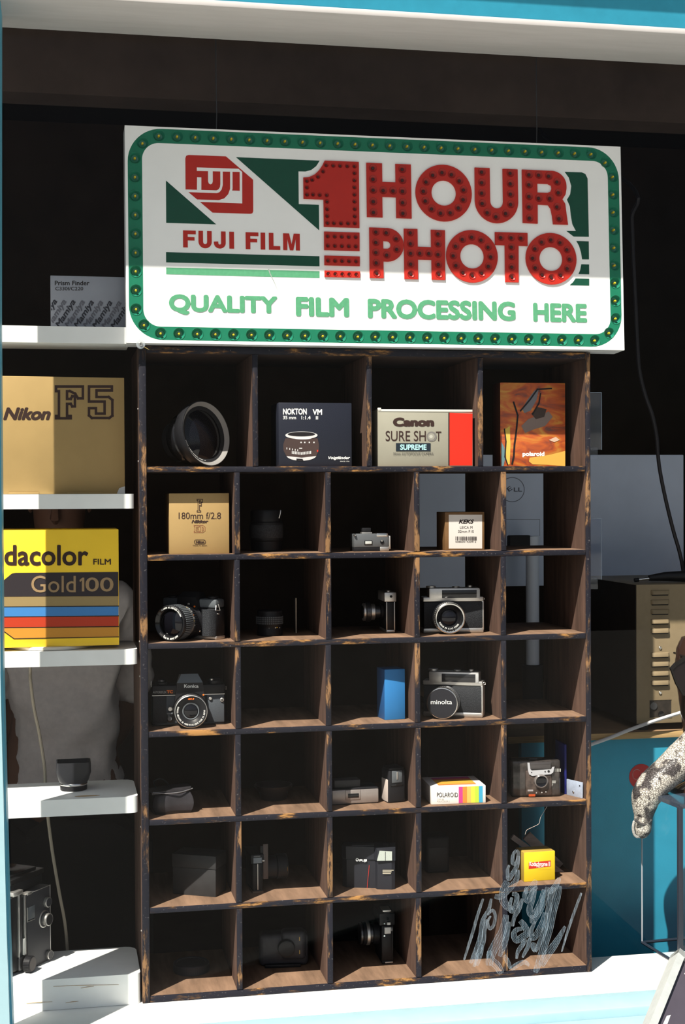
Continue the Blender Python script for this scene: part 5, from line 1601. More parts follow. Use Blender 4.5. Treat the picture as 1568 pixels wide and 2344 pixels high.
m = MB(); m.box(-0.036, -0.008, 0.001, 0.074, zt+0.003, zt+0.011, SATIN, 0.002); m.build('top_bracket', t)
m = MB()
m.box(-0.030, w-0.006, 0.012, 0.083, zt+0.003, zt+0.028, BLACK, 0.003)
m.box(-0.032, w-0.002, 0.010, 0.085, zt+0.020, zt+0.030, BLACKG, 0.002)
m.box(-0.020, w-0.012, 0.020, 0.075, zt+0.029, zt+0.034, BLACKG, 0.002)
m.build('viewing_hood', t)
q = ik.p(300, 1770)
kz = max(q[1], 0.0128)
m = MB(); m.cyl(0.0135, 0.001, 0.014, BLACK, (q[0]-0.001, 0.0, 0.0140), (0.15, -1, 0), 36, 0.001)
grooves(m, 0.0135, 0.002, 0.013, 34, BLACK, (q[0]-0.001, 0.0, 0.0140), (0.15, -1, 0), 0.0007)
m.cyl(0.0115, 0.0138, 0.0144, M('knob_face', (0.055, 0.045, 0.043), 0.5), (q[0]-0.001, 0, 0.0140), (0.15, -1, 0), 30)
m.build('focusing_knob', t)
m = MB(); m.box(-0.02, w*0.8, 0.012, 0.07, -0.0, 0.004, BLACK); m.build('base', t)

# rectangular lens hood on the fourth shelf
zD = SHZ['D']
c = at(169, 1813, Z=zD)
t = thing('lens_hood', 'black rectangular lens hood with a silver ring on the fourth white shelf', 'lens hood', (c.x, c.y+0.024, zD))
m = MB(); m.lathe([(0.021, 0), (0.0232, 0.0006), (0.0235, 0.007), (0.0228, 0.0085)], BLACK, (0, 0, 0), (0, 0, 1), 40)
m.build('clamp_ring', t)
m = MB(); m.lathe([(0.0228, 0.0085), (0.0238, 0.0092), (0.0240, 0.0115), (0.0232, 0.0130)], CHROME, (0, 0, 0), (0, 0, 1), 44); m.build('silver_ring', t)
m = MB()
ringv = []


def rr_loop(hx, hy, r, z):
    return [(a, b, z) for a, b in rrect(-hx, hx, -hy, hy, r, 5)]


secs = [rr_loop(0.0235, 0.0225, 0.018, 0.0130), rr_loop(0.0262, 0.0228, 0.012, 0.019), rr_loop(0.0300, 0.0230, 0.007, 0.0330), rr_loop(0.0296, 0.0225, 0.006, 0.0500),
        rr_loop(0.0280, 0.0210, 0.0055, 0.0500), rr_loop(0.0283, 0.0212, 0.006, 0.0330), rr_loop(0.0240, 0.0205, 0.010, 0.019), rr_loop(0.0205, 0.0200, 0.0195, 0.0130)]
vs = [p for s_ in secs for p in s_]
nn = len(secs[0])
fs = []
for i in range(len(secs)-1):
    for k in range(nn):
        fs.append((i*nn+k, i*nn+(k+1) % nn, (i+1)*nn+(k+1) % nn, (i+1)*nn+k))
m.add(vs, fs, M('hood_black_satin', (0.020, 0.021, 0.025), 0.38))
m.build('hood_shade', t)

# cream cord behind the shelves
CORD = M('cream_cord', (0.34, 0.30, 0.24), 0.6)
pts = [at(u, v, Y=Y_) for u, v, Y_ in ((66, 1480, 0.21), (69, 1530, 0.21), (70, 1560, 0.21), (78, 1622, 0.21), (90, 1680, 0.205), (101, 1750, 0.20), (104, 1800, 0.20), (110, 1872, 0.20), (120, 1950, 0.20), (135, 2040, 0.20), (148, 2110, 0.20), (154, 2172, 0.20), (157, 2215, 0.20), (159, 2260, 0.20))]
pts.append(Vector((pts[-1].x, 0.2, -0.74)))
pts[0].z = SHZ['C']-0.004; pts[0].y = 0.157
m = MB(); m.tube(smooth_path(pts, 5), 0.0030, CORD, 8)
tag(m.build('cord'), 'thin cream cord hanging behind the white shelves', 'cord')

# ------------------------------------------------------------------ person standing inside
PY = 1.30
px = at(140, 1600, Y=PY).x
SKIN = M('skin', (0.20, 0.095, 0.060), 0.55, noise=0.08, scale=30)
SHIRT = M('grey_cotton', (0.88, 0.79, 0.75), 0.9, noise=0.07, scale=60)
TROUS = M('black_trousers', (0.010, 0.010, 0.012), 0.9)
HAIR = M('dark_hair', (0.012, 0.009, 0.008), 0.6, noise=0.4, scale=200, stretch=(1, 1, 0.1))
person = thing('person', 'person in a loose grey T-shirt and black trousers standing behind the white shelves', 'person', (px, PY, -0.75), math.radians(-6))


def skin_body(name, verts, edges, radii, mat, parent, sub=2, root=0):
    me = bpy.data.meshes.new(name)
    me.from_pydata(verts, edges, [])
    o_ = bpy.data.objects.new(name, me)
    COL.objects.link(o_)
    md = o_.modifiers.new('skin', 'SKIN')
    md.use_smooth_shade = True
    for i, r_ in enumerate(radii):
        s_ = me.skin_vertices[0].data[i]
        s_.radius = r_ if isinstance(r_, tuple) else (r_, r_)
        s_.use_root = (i == root)
    sb = o_.modifiers.new('sub', 'SUBSURF'); sb.levels = sub; sb.render_levels = sub
    bpy.context.view_layer.update()
    dg = bpy.context.evaluated_depsgraph_get()
    m2 = bpy.data.meshes.new_from_object(o_.evaluated_get(dg))
    m2.materials.clear(); m2.materials.append(mat)
    bpy.data.objects.remove(o_)
    o2 = bpy.data.objects.new(name, m2)
    COL.objects.link(o2)
    if parent:
        o2.parent = parent
    for p_ in m2.polygons:
        p_.use_smooth = True
    return o2


V = []; E_ = []; Rr = []


def jn(p, r, prev=None):
    V.append(p); Rr.append(r)
    if prev is not None:
        E_.append((prev, len(V)-1))
    return len(V)-1


pel = jn((0, 0, 0.90), (0.135, 0.10))
wst = jn((0, 0, 1.04), (0.125, 0.095), pel)
cst = jn((0, 0, 1.24), (0.145, 0.105), wst)
nk0 = jn((0, 0.0, 1.385), (0.075, 0.07), cst)
nk1 = jn((0, -0.005, 1.455), (0.052, 0.055), nk0)
hd0 = jn((0, -0.02, 1.525), (0.066, 0.078), nk1)
hd1 = jn((0, -0.012, 1.60), (0.076, 0.092), hd0)
hd2 = jn((0, -0.004, 1.665), (0.058, 0.070), hd1)
for s_ in (-1, 1):
    sh = jn((s_*0.145, 0, 1.355), 0.052, cst)
    el = jn((s_*0.170, 0.08, 1.09), 0.042, sh)
    fa = jn((s_*0.13, 0.13, 0.99), 0.038, el)
    wr = jn((s_*0.07, 0.165, 0.915), 0.027, fa)
    pm_ = jn((s_*0.052, 0.180, 0.865), (0.030, 0.017), wr)
    for k, (dx, ln) in enumerate(((-0.026, 0.065), (-0.009, 0.078), (0.009, 0.074), (0.026, 0.058))):
        f0 = jn((s_*0.050+dx, 0.190, 0.830), 0.0090, pm_)
        f1 = jn((s_*0.050+dx, 0.190, 0.830-ln*0.5), 0.0082, f0)
        f2 = jn((s_*0.050+dx, 0.178, 0.830-ln), 0.0072, f1)
    tb = jn((s_*0.085, 0.185, 0.870), 0.0105, pm_)
    jn((s_*0.095, 0.195, 0.835), 0.0090, tb)
    hp = jn((s_*0.095, 0, 0.84), 0.09, pel)
    kn = jn((s_*0.10, -0.01, 0.47), 0.058, hp)
    an = jn((s_*0.10, 0.02, 0.09), 0.040, kn)
    ft = jn((s_*0.11, -0.06, 0.042), (0.040, 0.036), an)
    jn((s_*0.115, -0.15, 0.034), (0.036, 0.026), ft)
skin_body('body', V, E_, Rr, SKIN, person)
V = []; E_ = []; Rr = []
a0 = jn((0.01, 0, 0.79), (0.150, 0.128)); a1 = jn((0.01, 0, 0.90), (0.148, 0.128), a0); a2 = jn((0.015, 0, 1.04), (0.138, 0.120), a1); a3 = jn((0, 0, 1.22), (0.170, 0.128), a2); a4 = jn((0, 0, 1.37), (0.092, 0.085), a3)
for s_ in (-1, 1):
    b0 = jn((s_*0.145, 0, 1.35), 0.066, a3); b1 = jn((s_*0.160, 0.04, 1.22), 0.060, b0); jn((s_*0.168, 0.075, 1.08), 0.060, b1)
o = skin_body('shirt', V, E_, Rr, SHIRT, person, sub=4)
# cloth folds: a procedural displacement of the shirt's own surface
tex = bpy.data.textures.new('folds', 'CLOUDS'); tex.noise_scale = 0.10
dm = o.modifiers.new('folds', 'DISPLACE'); dm.texture = tex; dm.strength = 0.055; dm.mid_level = 0.5
V = []; E_ = []; Rr = []
a0 = jn((0, 0, 0.90), (0.150, 0.112))
for s_ in (-1, 1):
    b0 = jn((s_*0.098, 0, 0.80), 0.104, a0); b1 = jn((s_*0.103, -0.01, 0.47), 0.080, b0); jn((s_*0.103, 0.01, 0.10), 0.072, b1)
skin_body('trousers', V, E_, Rr, TROUS, person)
V = []; E_ = []; Rr = []
a0 = jn((0, 0.028, 1.585), (0.082, 0.085)); a1 = jn((0, 0.014, 1.665), (0.080, 0.090), a0); jn((0, 0.0, 1.70), (0.05, 0.06), a1)
skin_body('hair', V, E_, Rr, HAIR, person)
m = MB()
for s_ in (-1, 1):
    m.lathe([(0, 0.006), (0.007, 0.004), (0.009, 0)], M('eye_white', (0.6, 0.58, 0.55), 0.3), (s_*0.031, -0.098, 1.60), (0, -1, 0), 12)
    m.lathe([(0, 0.0075), (0.0035, 0.006)], BLACKG, (s_*0.031, -0.098, 1.60), (0, -1, 0), 10)
m.build('eyes', person)
m = MB(); m.tube([(0, -0.098, 1.60), (0, -0.113, 1.575), (0, -0.118, 1.565), (0, -0.100, 1.555)], [0.008, 0.011, 0.013, 0.007], SKIN, 8); m.build('nose', person)
m = MB(); m.tube([(-0.024, -0.094, 1.525), (0, -0.103, 1.524), (0.024, -0.094, 1.525)], [0.003, 0.006, 0.003], M('lip', (0.22, 0.075, 0.06), 0.5), 8); m.build('mouth', person)
m = MB()
for s_ in (-1, 1):
    m.lathe([(0, 0.010), (0.013, 0.009), (0.018, 0.004), (0.014, 0)], SKIN, (s_*0.070, 0.0, 1.595), (s_, 0.2, 0), 14, 0.65, 1.0)
m.build('ears', person)

# black case with cut corners in front of the person's legs
c = at(185, 1888, Y=0.80)
zc = c.z
t = thing('equipment_case', 'black case with slanted top corners standing behind the lower white shelves', 'case', (c.x, 0.86, -0.75))
m = MB(); hgt = zc+0.75
m.prism([(-0.12, 0), (0.16, 0), (0.16, hgt-0.045), (0.075, hgt), (-0.058, hgt), (-0.12, hgt-0.04)], -0.06, 0.08, M('case_black', (0.006, 0.006, 0.007), 0.8)); m.build('case_shell', t)
m = MB(); m.box(-0.03, 0.045, -0.012, 0.028, hgt-0.004, hgt, BLACKM, 0.001); m.build('handle', t)

# ------------------------------------------------------------------ right side: counter, machine, board
CYF = 0.246
pa = at(1487, 1675, Y=CYF); pb = at(1487, 1690, Y=CYF)
zt, zb = pa.z, pb.z
xl = at(1163, 1700, Y=CYF).x
PLY = M('plywood_edge', (0.40, 0.26, 0.115), 0.6, noise=0.35, scale=40, stretch=(0.3, 1, 14))
PLYT = M('plywood_top', (0.20, 0.125, 0.07), 0.55, noise=0.2, scale=12)
t = thing('counter', 'plywood-topped counter with a teal painted front beside the rack', 'counter', (1.3, 0.6, -0.75))
m = MB(); m.box(xl-1.3, 2.2-1.3, CYF-0.6, 1.05-0.6, zb+0.75, zt+0.75, PLYT, 0.0008, 2, PLY); m.build('counter_top', t)
xt = at(1194, 1870, Y=CYF+0.012).x
m = MB(); m.box(xt-1.3, 2.18-1.3, CYF+0.012-0.6, CYF+0.03-0.6, 0, zb+0.75, TEAL); m.box(xt-1.3, xt-1.3+0.02, CYF+0.03-0.6, 1.0-0.6, 0, zb+0.75, DARKROOM); m.build('front_panel', t)
# red round sticker with a white scrolled letter
q = at(1468, 1778, Y=CYF+0.010)
m = MB()
m.cyl(0.0255, 0, 0.0006, M('sticker_red', (0.42, 0.025, 0.025), 0.45), (q.x-1.3, CYF+0.0116-0.6, q.z+0.75), (0, -1, 0), 48)
m.build('round_red_sticker', t)
q2 = at(1457, 1772, Y=CYF+0.010)
m = MB()
m.tube(smooth_path([(q2.x-1.3+a, CYF+0.0108-0.6, q2.z+0.75+b) for a, b in ((0.0075, 0.006), (0.002, 0.0095), (-0.005, 0.007), (-0.008, 0.0), (-0.006, -0.008), (0.0, -0.0105), (0.006, -0.007), (0.012, 0.002))]), 0.0011, WINK, 6, 0.3)
m.build('sticker_letter', t)

# beige louvred machine
MF = CYF+0.012
x0 = at(1457, 1500, Y=MF).x
ztm = at(1480, 1338, Y=MF).z
zbm = at(1480, 1657, Y=MF).z
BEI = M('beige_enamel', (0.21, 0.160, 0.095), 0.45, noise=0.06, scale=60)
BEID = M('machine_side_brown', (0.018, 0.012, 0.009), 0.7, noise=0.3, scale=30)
t = thing('metal_machine', 'beige metal machine with rows of louvres standing on the plywood counter', 'machine', (x0+0.16, MF+0.15, zt))
O_ = Vector(t.location)
m = MB(); m.box(-0.16, 0.16, -0.15, 0.17, zbm-zt, ztm-zt, BEI, 0.002)
m.build('housing', t)
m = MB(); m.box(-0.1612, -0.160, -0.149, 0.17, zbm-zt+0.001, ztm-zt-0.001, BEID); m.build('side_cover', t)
m = MB()
for cx in (-0.14, 0.14):
    for cy in (-0.13, 0.14):
        m.cyl(0.012, 0, zbm-zt, BLACKM, (cx, cy, 0), (0, 0, 1), 16)
m.build('feet', t)
lv = [1300+(v/5.58) for v in (325, 448, 570, 695, 815, 1122, 1240, 1360, 1480)]
for v in lv:
    a = at(1489.5, v-1, Y=MF); b = at(1531.5, v-1, Y=MF)
    z = a.z-O_.z
    m = MB()
    n_ = 9
    prof = [(-0.15, z+0.0055), (-0.1535, z+0.0045), (-0.1560, z+0.001), (-0.1565, z-0.003), (-0.1550, z-0.0035), (-0.15, z-0.0035)]
    xa, xb = a.x-O_.x, b.x-O_.x
    vs = []; cols = [(xa, 0.15), (xa+0.002, 0.75), (xa+0.005, 1), (xb-0.005, 1), (xb-0.002, 0.75), (xb, 0.15)]
    for xx, k_ in cols:
        for yy, zz in prof:
            vs.append((xx, -0.15+(yy+0.15)*k_, zz))
    fs = []
    P_ = len(prof)
    for i in range(len(cols)-1):
        for j in range(P_-1):
            fs.append((i*P_+j, (i+1)*P_+j, (i+1)*P_+j+1, i*P_+j+1))
    m.add(vs, fs, BEI)
    m.box(xa+0.002, xb-0.002, -0.1504, -0.1500, z-0.0060, z-0.0036, BLACKM)
    m.build('louvre', t)
for v in (1483, 1586):
    a = at(1511, v, Y=MF)
    m = MB(); m.cyl(0.0032, 0, 0.0022, CHROME, (a.x-O_.x, -0.15, a.z-O_.z), (0, -1, 0), 14, 0.0008); m.build('screw', t)
a = at(1487, 1603, Y=MF); b = at(1536, 1641, Y=MF)
m = MB()
xa, xb, za, zb_ = a.x-O_.x, b.x-O_.x, a.z-O_.z, b.z-O_.z
m.box(xa, xb, -0.1506, -0.150, zb_, za, M('opening_dark', (0.025, 0.02, 0.016), 0.6, noise=0.5, scale=90))
m.cyl(0.0075, 0, 0.002, DKMETAL, (xa+0.008, -0.1505, (za+zb_)/2+0.006), (0, -1, 0), 18); m.cyl(0.006, 0, 0.002, BLACKG, (xa+0.024, -0.1505, zb_+0.007), (0, -1, 0), 18)
m.box(xa-0.001, xb+0.001, -0.1512, -0.1505, zb_-0.001, zb_, BEI); m.box(xa-0.001, xb+0.001, -0.1512, -0.1505, za, za+0.001, BEI)
m.build('access_opening', t)
# dark plug and lead lying on the machine
a = at(1490, 1326, Y=MF+0.05); b = at(1600, 1318, Y=MF+0.05)
t = thing('audio_plug', 'black plug with a silver tip lying on top of the beige machine', 'plug', (a.x, MF+0.05, ztm))
m = MB(); m.tube([(-0.004, 0, 0.010), (0.03, 0, 0.0125), (0.10, 0, 0.0125)], [0.006, 0.0095, 0.0125], BLACK, 14); m.build('plug_body', t)
m = MB(); m.tube([(-0.027, 0, 0.0068), (-0.004, 0, 0.0090)], 0.0030, CHROME, 10); m.tube([(-0.036, 0, 0.006), (-0.027, 0, 0.0068)], 0.0042, BLACK, 10); m.build('plug_tip', t)
# cables
BC = M('black_cable_sheath', (0.020, 0.018, 0.022), 0.5)
cp = [(1440, 420), (1446, 500), (1450, 600), (1455, 700), (1459, 790), (1464, 850), (1477, 905), (1493, 950), (1503, 1000), (1506, 1040), (1511, 1080), (1523, 1140), (1540, 1210), (1555, 1262), (1563, 1300)]
pts = [at(u, v, Y=0.36) for u, v in cp]
top = pts[0]
pts = [Vector((top.x-0.02, 1.02, 2.3)), Vector((top.x-0.01, 0.95, 1.80))]+pts+[Vector((at(1566, 1318, Y=0.36).x, 0.36, ztm+0.004)), Vector((at(1580, 1318, Y=0.36).x, 0.37, ztm+0.0045)), Vector((at(1600, 1318, Y=0.36).x, 0.40, ztm+0.0045))]
m = MB(); m.tube(smooth_path(pts, 6), 0.0042, BC, 8)
tag(m.build('cable'), 'black cable hanging down in front of the pale board to the beige machine', 'cable')
pts = [at(u, v, Y=CYF-0.006-d_) for u, v, d_ in ((1330, 1712, 0), (1390, 1691, 0), (1440, 1671, 0.004), (1490, 1653, 0.006), (1530, 1640, 0.008), (1570, 1627, 0.008), (1620, 1606, 0.008))]
m = MB(); m.tube(smooth_path(pts, 6), 0.0036, M('white_cable_sheath', (0.50, 0.49, 0.50), 0.4), 8)
tag(m.build('cable'), 'white cable running across the front of the beige machine onto the plywood counter', 'cable')

# pale board behind everything
BY = 0.66
a = at(948, 1046, Y=BY); b = at(1565, 1041, Y=BY)
zb2 = at(1000, 1345, Y=BY).z
pa = at(1204, 1227, Y=0.55); pb = at(1233, 1227, Y=0.55)
pxc = (pa.x+pb.x)/2
t = thing('computer_monitor', 'large pale grey computer monitor seen from the back behind the rack and the machine', 'monitor', (pxc, 0.58, zt))
m = MB(); m.box(a.x-pxc, b.x-pxc, BY-0.58, BY+0.02-0.58, zb2-zt, b.z-zt, M('pale_grey_board', (0.62, 0.69, 0.84), 0.6, noise=0.05, scale=10), 0.002); m.build('back_panel', t)
ik = Ink(t, BY-0.58, (1140, 1060, 4.688))
GL = M('board_line', (0.12, 0.13, 0.17), 0.6)
ik.stroke(circ(151, 285, 130, 40), 7, GL)
ik.text('D', 42, 262, 88, 306, GL, 0.02)
ik.text('E', 98, 252, 148, 300, GL, 0.02, 0, 1, 35)
ik.text('LL', 168, 262, 258, 306, GL, 0.02)
ik.stroke([(85, 606), (448, 606), (448, 780)], 3, GL, False)
ik.done('logo_and_seams')
pr_ = (pb.x-pa.x)/2
PG = M('post_grey', (0.62, 0.66, 0.74), 0.4)
m = MB(); m.cyl(pr_, 0.0, pa.z-zt, PG, (0, -0.03, 0), (0, 0, 1), 32, 0.001); m.build('stand_pole', t)
d0 = at(1163, 1240, Y=0.55).x-pxc
m = MB(); m.box(d0, -0.006, -0.042, -0.018, pa.z-zt-0.030, pa.z-zt+0.002, BLACKM, 0.004)
m.box(-0.012, 0.012, -0.03, BY-0.58, pa.z-zt-0.03, pa.z-zt-0.006, BLACKM, 0.002); m.build('stand_arm', t)
m = MB(); m.cyl(pr_+0.008, 0, 0.105, BLACKM, (0, -0.03, 0), (0, 0, 1), 28, 0.002); m.build('stand_foot', t)

# clear plastic pockets fixed to the rack's right side
CLEARP = clear_mat('clear_plastic', (0.86, 0.88, 0.92), 0.04, 0.12, 0.03, (0.5, 0.55, 0.65))
for (v0, v1, lab) in ((900, 1045, 'clear plastic pocket on the right side of the rack, the upper of two'), (1186, 1340, 'clear plastic pocket on the right side of the rack, the lower of two')):
    za = at(1360, v0, Y=0.07).z; zb2 = at(1360, v1, Y=0.07).z
    xr = at(1368, v0, Y=0.07).x
    m = MB()
    m.box(0.7998, xr, 0.050, 0.053, zb2+0.012, za, CLEARP, 0.0008)
    m.box(xr-0.003, xr, 0.053, 0.19, zb2+0.012, za, CLEARP, 0.0008)
    m.box(0.7998, xr-0.006, 0.053, 0.056, zb2-0.006, zb2+0.016, CLEARP, 0.0008)
    m.tube([(xr, 0.0505, zb2+0.012), (xr, 0.0505, za)], 0.0007, M('plastic_edge', (0.25, 0.30, 0.38), 0.3), 6)
    m.tube([(0.80, 0.0505, za), (xr, 0.0505, za)], 0.0007, MATS['plastic_edge'], 6)
    m.tube([(0.8025, 0.0505, zb2), (0.8025, 0.0505, za)], 0.0005, MATS['plastic_edge'], 6)
    tag(m.build('plastic_pocket'), lab, 'plastic pocket', 'clear plastic pockets')

# ------------------------------------------------------------------ glass case with a snakeskin figure
g0 = at(1470, 2160, Z=0.0006)
GY = g0.y
gx = g0.x
gz = at(1468, 1812, Y=GY).z
fr = at(1560, 2200, Z=0.0006)
t = thing('glass_case', 'dark-edged clear glass case on the window ledge at the right', 'glass case', (gx+0.11, GY, 0))
CASEG = clear_mat('case_glass', (0.80, 0.88, 0.92), 0.04, 0.02)
EDG = M('case_edge', (0.020, 0.024, 0.035), 0.35)
DX, DY = 0.26, -0.085
# local corners: back-left (A), front-left (B) towards the window
Lx = -0.11
bb = at(1557, 2213, Z=0.0006)
B_ = (bb.x-gx-0.11, bb.y-GY)
A_ = (Lx, 0.0); C_ = (B_[0]+0.25, B_[1]+0.035); D_ = (Lx+0.26, 0.02)
m = MB()
for p_, q_ in ((A_, B_), (B_, C_), (C_, D_)):
    m.add([(p_[0], p_[1], 0.004), (q_[0], q_[1], 0.004), (q_[0], q_[1], gz-0.004), (p_[0], p_[1], gz-0.004)], [(0, 1, 2, 3)], CASEG, True)
m.build('glass_sides', t)
m = MB()
for p_ in (B_, C_):
    m.box(p_[0]-0.0045, p_[0]+0.0045, p_[1]-0.0045, p_[1]+0.0045, 0.0, gz, EDG, 0.001)
m.tube([(A_[0], A_[1], 0.002), (A_[0], A_[1], gz)], 0.0016, M('case_edge_glint', (0.30, 0.31, 0.34), 0.2, coat=0.5), 8)
for p_, q_ in ((A_, B_), (B_, C_), (C_, D_), (D_, A_)):
    m.tube([(p_[0], p_[1], 0.003), (q_[0], q_[1], 0.003)], 0.003, EDG, 6)
m.build('case_frame', t)
m = MB(); m.prism([A_, B_, C_, D_], gz-0.004, gz+0.004, M('case_top', (0.035, 0.045, 0.065), 0.15, coat=0.4), 'xy'); m.build('case_top', t)
CTX = t.location.x; CTY = t.location.y

# scaly figure draped over the case
sm_ = bpy.data.materials.new('snakeskin')
sm_.use_nodes = True
nt = sm_.node_tree
b = nt.nodes['Principled BSDF']; b.inputs['Roughness'].default_value = 0.4
tc = nt.nodes.new('ShaderNodeTexCoord')
vo = nt.nodes.new('ShaderNodeTexVoronoi'); vo.inputs['Scale'].default_value = 250; vo.feature = 'DISTANCE_TO_EDGE'
nz = nt.nodes.new('ShaderNodeTexNoise'); nz.inputs['Scale'].default_value = 27; nz.inputs['Detail'].default_value = 3
r1 = nt.nodes.new('ShaderNodeValToRGB')
r1.color_ramp.elements[0].position = 0.02; r1.color_ramp.elements[0].color = (0.13, 0.11, 0.10, 1)
r1.color_ramp.elements[1].position = 0.13; r1.color_ramp.elements[1].color = (1, 1, 1, 1)
r2 = nt.nodes.new('ShaderNodeValToRGB')
r2.color_ramp.elements[0].position = 0.43; r2.color_ramp.elements[0].color = (0.06, 0.05, 0.05, 1)
r2.color_ramp.elements[1].position = 0.50; r2.color_ramp.elements[1].color = (0.56, 0.52, 0.46, 1)
mx = nt.nodes.new('ShaderNodeMix'); mx.data_type = 'RGBA'; mx.blend_type = 'MULTIPLY'; mx.inputs['Factor'].default_value = 1.0
bp = nt.nodes.new('ShaderNodeBump'); bp.inputs['Strength'].default_value = 0.5; bp.inputs['Distance'].default_value = 0.002
nt.links.new(tc.outputs['Object'], vo.inputs['Vector']); nt.links.new(tc.outputs['Object'], nz.inputs['Vector'])
nt.links.new(vo.outputs['Distance'], r1.inputs[0]); nt.links.new(nz.outputs['Fac'], r2.inputs[0])
nt.links.new(r1.outputs[0], mx.inputs[6]); nt.links.new(r2.outputs[0], mx.inputs[7])
nt.links.new(mx.outputs[2], b.inputs['Base Color']); nt.links.new(r1.outputs[0], bp.inputs['Height']); nt.links.new(bp.outputs[0], b.inputs['Normal'])
SY = CTY-0.035
path = [(1640, 1640, 0.022), (1600, 1685, 0.027), (1560, 1735, 0.034), (1525, 1770, 0.033), (1497, 1795, 0.032), (1480, 1822, 0.031), (1475, 1845, 0.026), (1473, 1868, 0.0195), (1472, 1885, 0.0185), (1470, 1900, 0.018), (1467, 1912, 0.012), (1465, 1918, 0.004)]
pp = [at(u, v, Y=SY) for u, v, r_ in path]
sp = smooth_path(pp, 5)
rads = []
for i in range(len(path)-1):
    for k in range(5):
        rads.append(path[i][2]+(path[i+1][2]-path[i][2])*k/5)
rads.append(path[-1][2])
t = thing('snakeskin_figure', 'grey and white scaly snakeskin form draped over the glass case with its end hanging down', 'snakeskin', (pp[5].x, SY, pp[5].z))
O_ = Vector(t.location)
m = MB(); m.tube([p-O_ for p in sp], rads, sm_, 28, 0.9); m.build('scaly_body', t)
rp = [at(u, v, Y=SY-0.016) for u, v in ((1454, 1876), (1466, 1886), (1480, 1886), (1491, 1876))]
m = MB(); m.tube([p-O_ for p in smooth_path(rp, 5)], 0.0028, M('dark_scale_band', (0.07, 0.065, 0.065), 0.5), 8); m.build('dark_band', t)
rp = [at(u, v, Y=SY-0.004) for u, v in ((1452, 1878), (1449, 1895), (1453, 1912), (1464, 1917))]
m = MB(); m.tube([p-O_ for p in smooth_path(rp, 5)], [0.001]+[0.0026]*13+[0.0016]*2, M('pale_fringe', (0.34, 0.33, 0.31), 0.9, noise=0.5, scale=400), 8); m.build('pale_fringe', t)

# dark glossy head with sunglasses at the frame's right edge
DB = M('dark_brown_gloss', (0.030, 0.014, 0.010), 0.12, coat=0.8)
hc = at(1592, 1520, Y=SY+0.02)
t = thing('display_head', 'glossy dark brown display head wearing dark sunglasses above the glass case', 'display head', (hc.x, hc.y, gz+0.004))
hz = hc.z-gz-0.004
m = MB()
m.lathe([(0, 0), (0.050, 0), (0.050, 0.006), (0.022, 0.016), (0.020, hz*0.35), (0.026, hz*0.55), (0.034, hz*0.80), (0.038, hz), (0.036, hz+0.030), (0.026, hz+0.052), (0, hz+0.060)], DB, (0, 0, 0), (0, 0, 1), 36, 1.0, 1.15)
m.build('head_form', t)
SG = M('sunglass_lens', (0.010, 0.007, 0.008), 0.12, spec=0.12)
SGF = M('sunglass_frame', (0.006, 0.005, 0.005), 0.15, spec=0.2)
m = MB()
fp = [at(u, v, Y=SY-0.030) for u, v in ((1535, 1530), (1546, 1518), (1572, 1500), (1600, 1496), (1606, 1560), (1582, 1592), (1564, 1592), (1548, 1566))]
lp = [(p.x-t.location.x, p.z-t.location.z) for p in fp]
cx_ = sum(p[0] for p in lp)/len(lp); cz_ = sum(p[1] for p in lp)/len(lp)
inn = [(cx_+(a-cx_)*0.84, cz_+(b-cz_)*0.80-0.001) for a, b in lp]
yf = SY-0.030-t.location.y
m.prism(lp, yf, yf+0.006, SGF, holes=[inn])
m.build('sunglasses_frame', t)
m = MB(); m.prism(inn, yf+0.002, yf+0.004, SG); m.build('sunglasses_lens', t)
m = MB(); m.tube([(lp[2][0], yf+0.005, lp[2][1]-0.006), (lp[2][0]+0.004, yf+0.02, lp[2][1]-0.005), (lp[2][0]+0.010, 0.03, lp[2][1]-0.004)], 0.0022, SGF, 8); m.build('sunglasses_temple', t)

# ------------------------------------------------------------------ leaning board outside, lower right
BFR = M('frame_silver', (0.46, 0.48, 0.47), 0.4, metal=0.2, noise=0.08, scale=60)
BPN = M('panel_plum', (0.060, 0.052, 0.068), 0.5, noise=0.06, scale=40)
c0 = at(1546, 2178, Y=-0.42)
e0 = at(1478, 2344, Y=-0.53)
dn = (e0-c0).normalized()
rt_ = Vector((0.90, 0.36, -0.10)); rt_ = (rt_-dn*rt_.dot(dn)).normalized()
nb = dn.cross(rt_).normalized()
if nb.y > 0:
    nb = -nb
t = thing('leaning_board', 'dark framed board leaning outside the window with only its top corner in view', 'board', (c0.x, c0.y, -0.75))
O_ = Vector(t.location)
Lb = (c0.z+0.75)/(-dn.z)
Wb = 0.45


def bpt(a, b, c_):
    return c0-O_+rt_*a+dn*b+nb*c_


def bslab(mb_, a0, a1, b0, b1, c0_, c1_, mat):
    vs = [bpt(a, b, c_) for c_ in (c0_, c1_) for a, b in ((a0, b0), (a1, b0), (a1, b1), (a0, b1))]
    mb_.add(vs, [(0, 1, 2, 3), (4, 5, 6, 7), (0, 1, 5, 4), (1, 2, 6, 5), (2, 3, 7, 6), (3, 0, 4, 7)], mat, True)


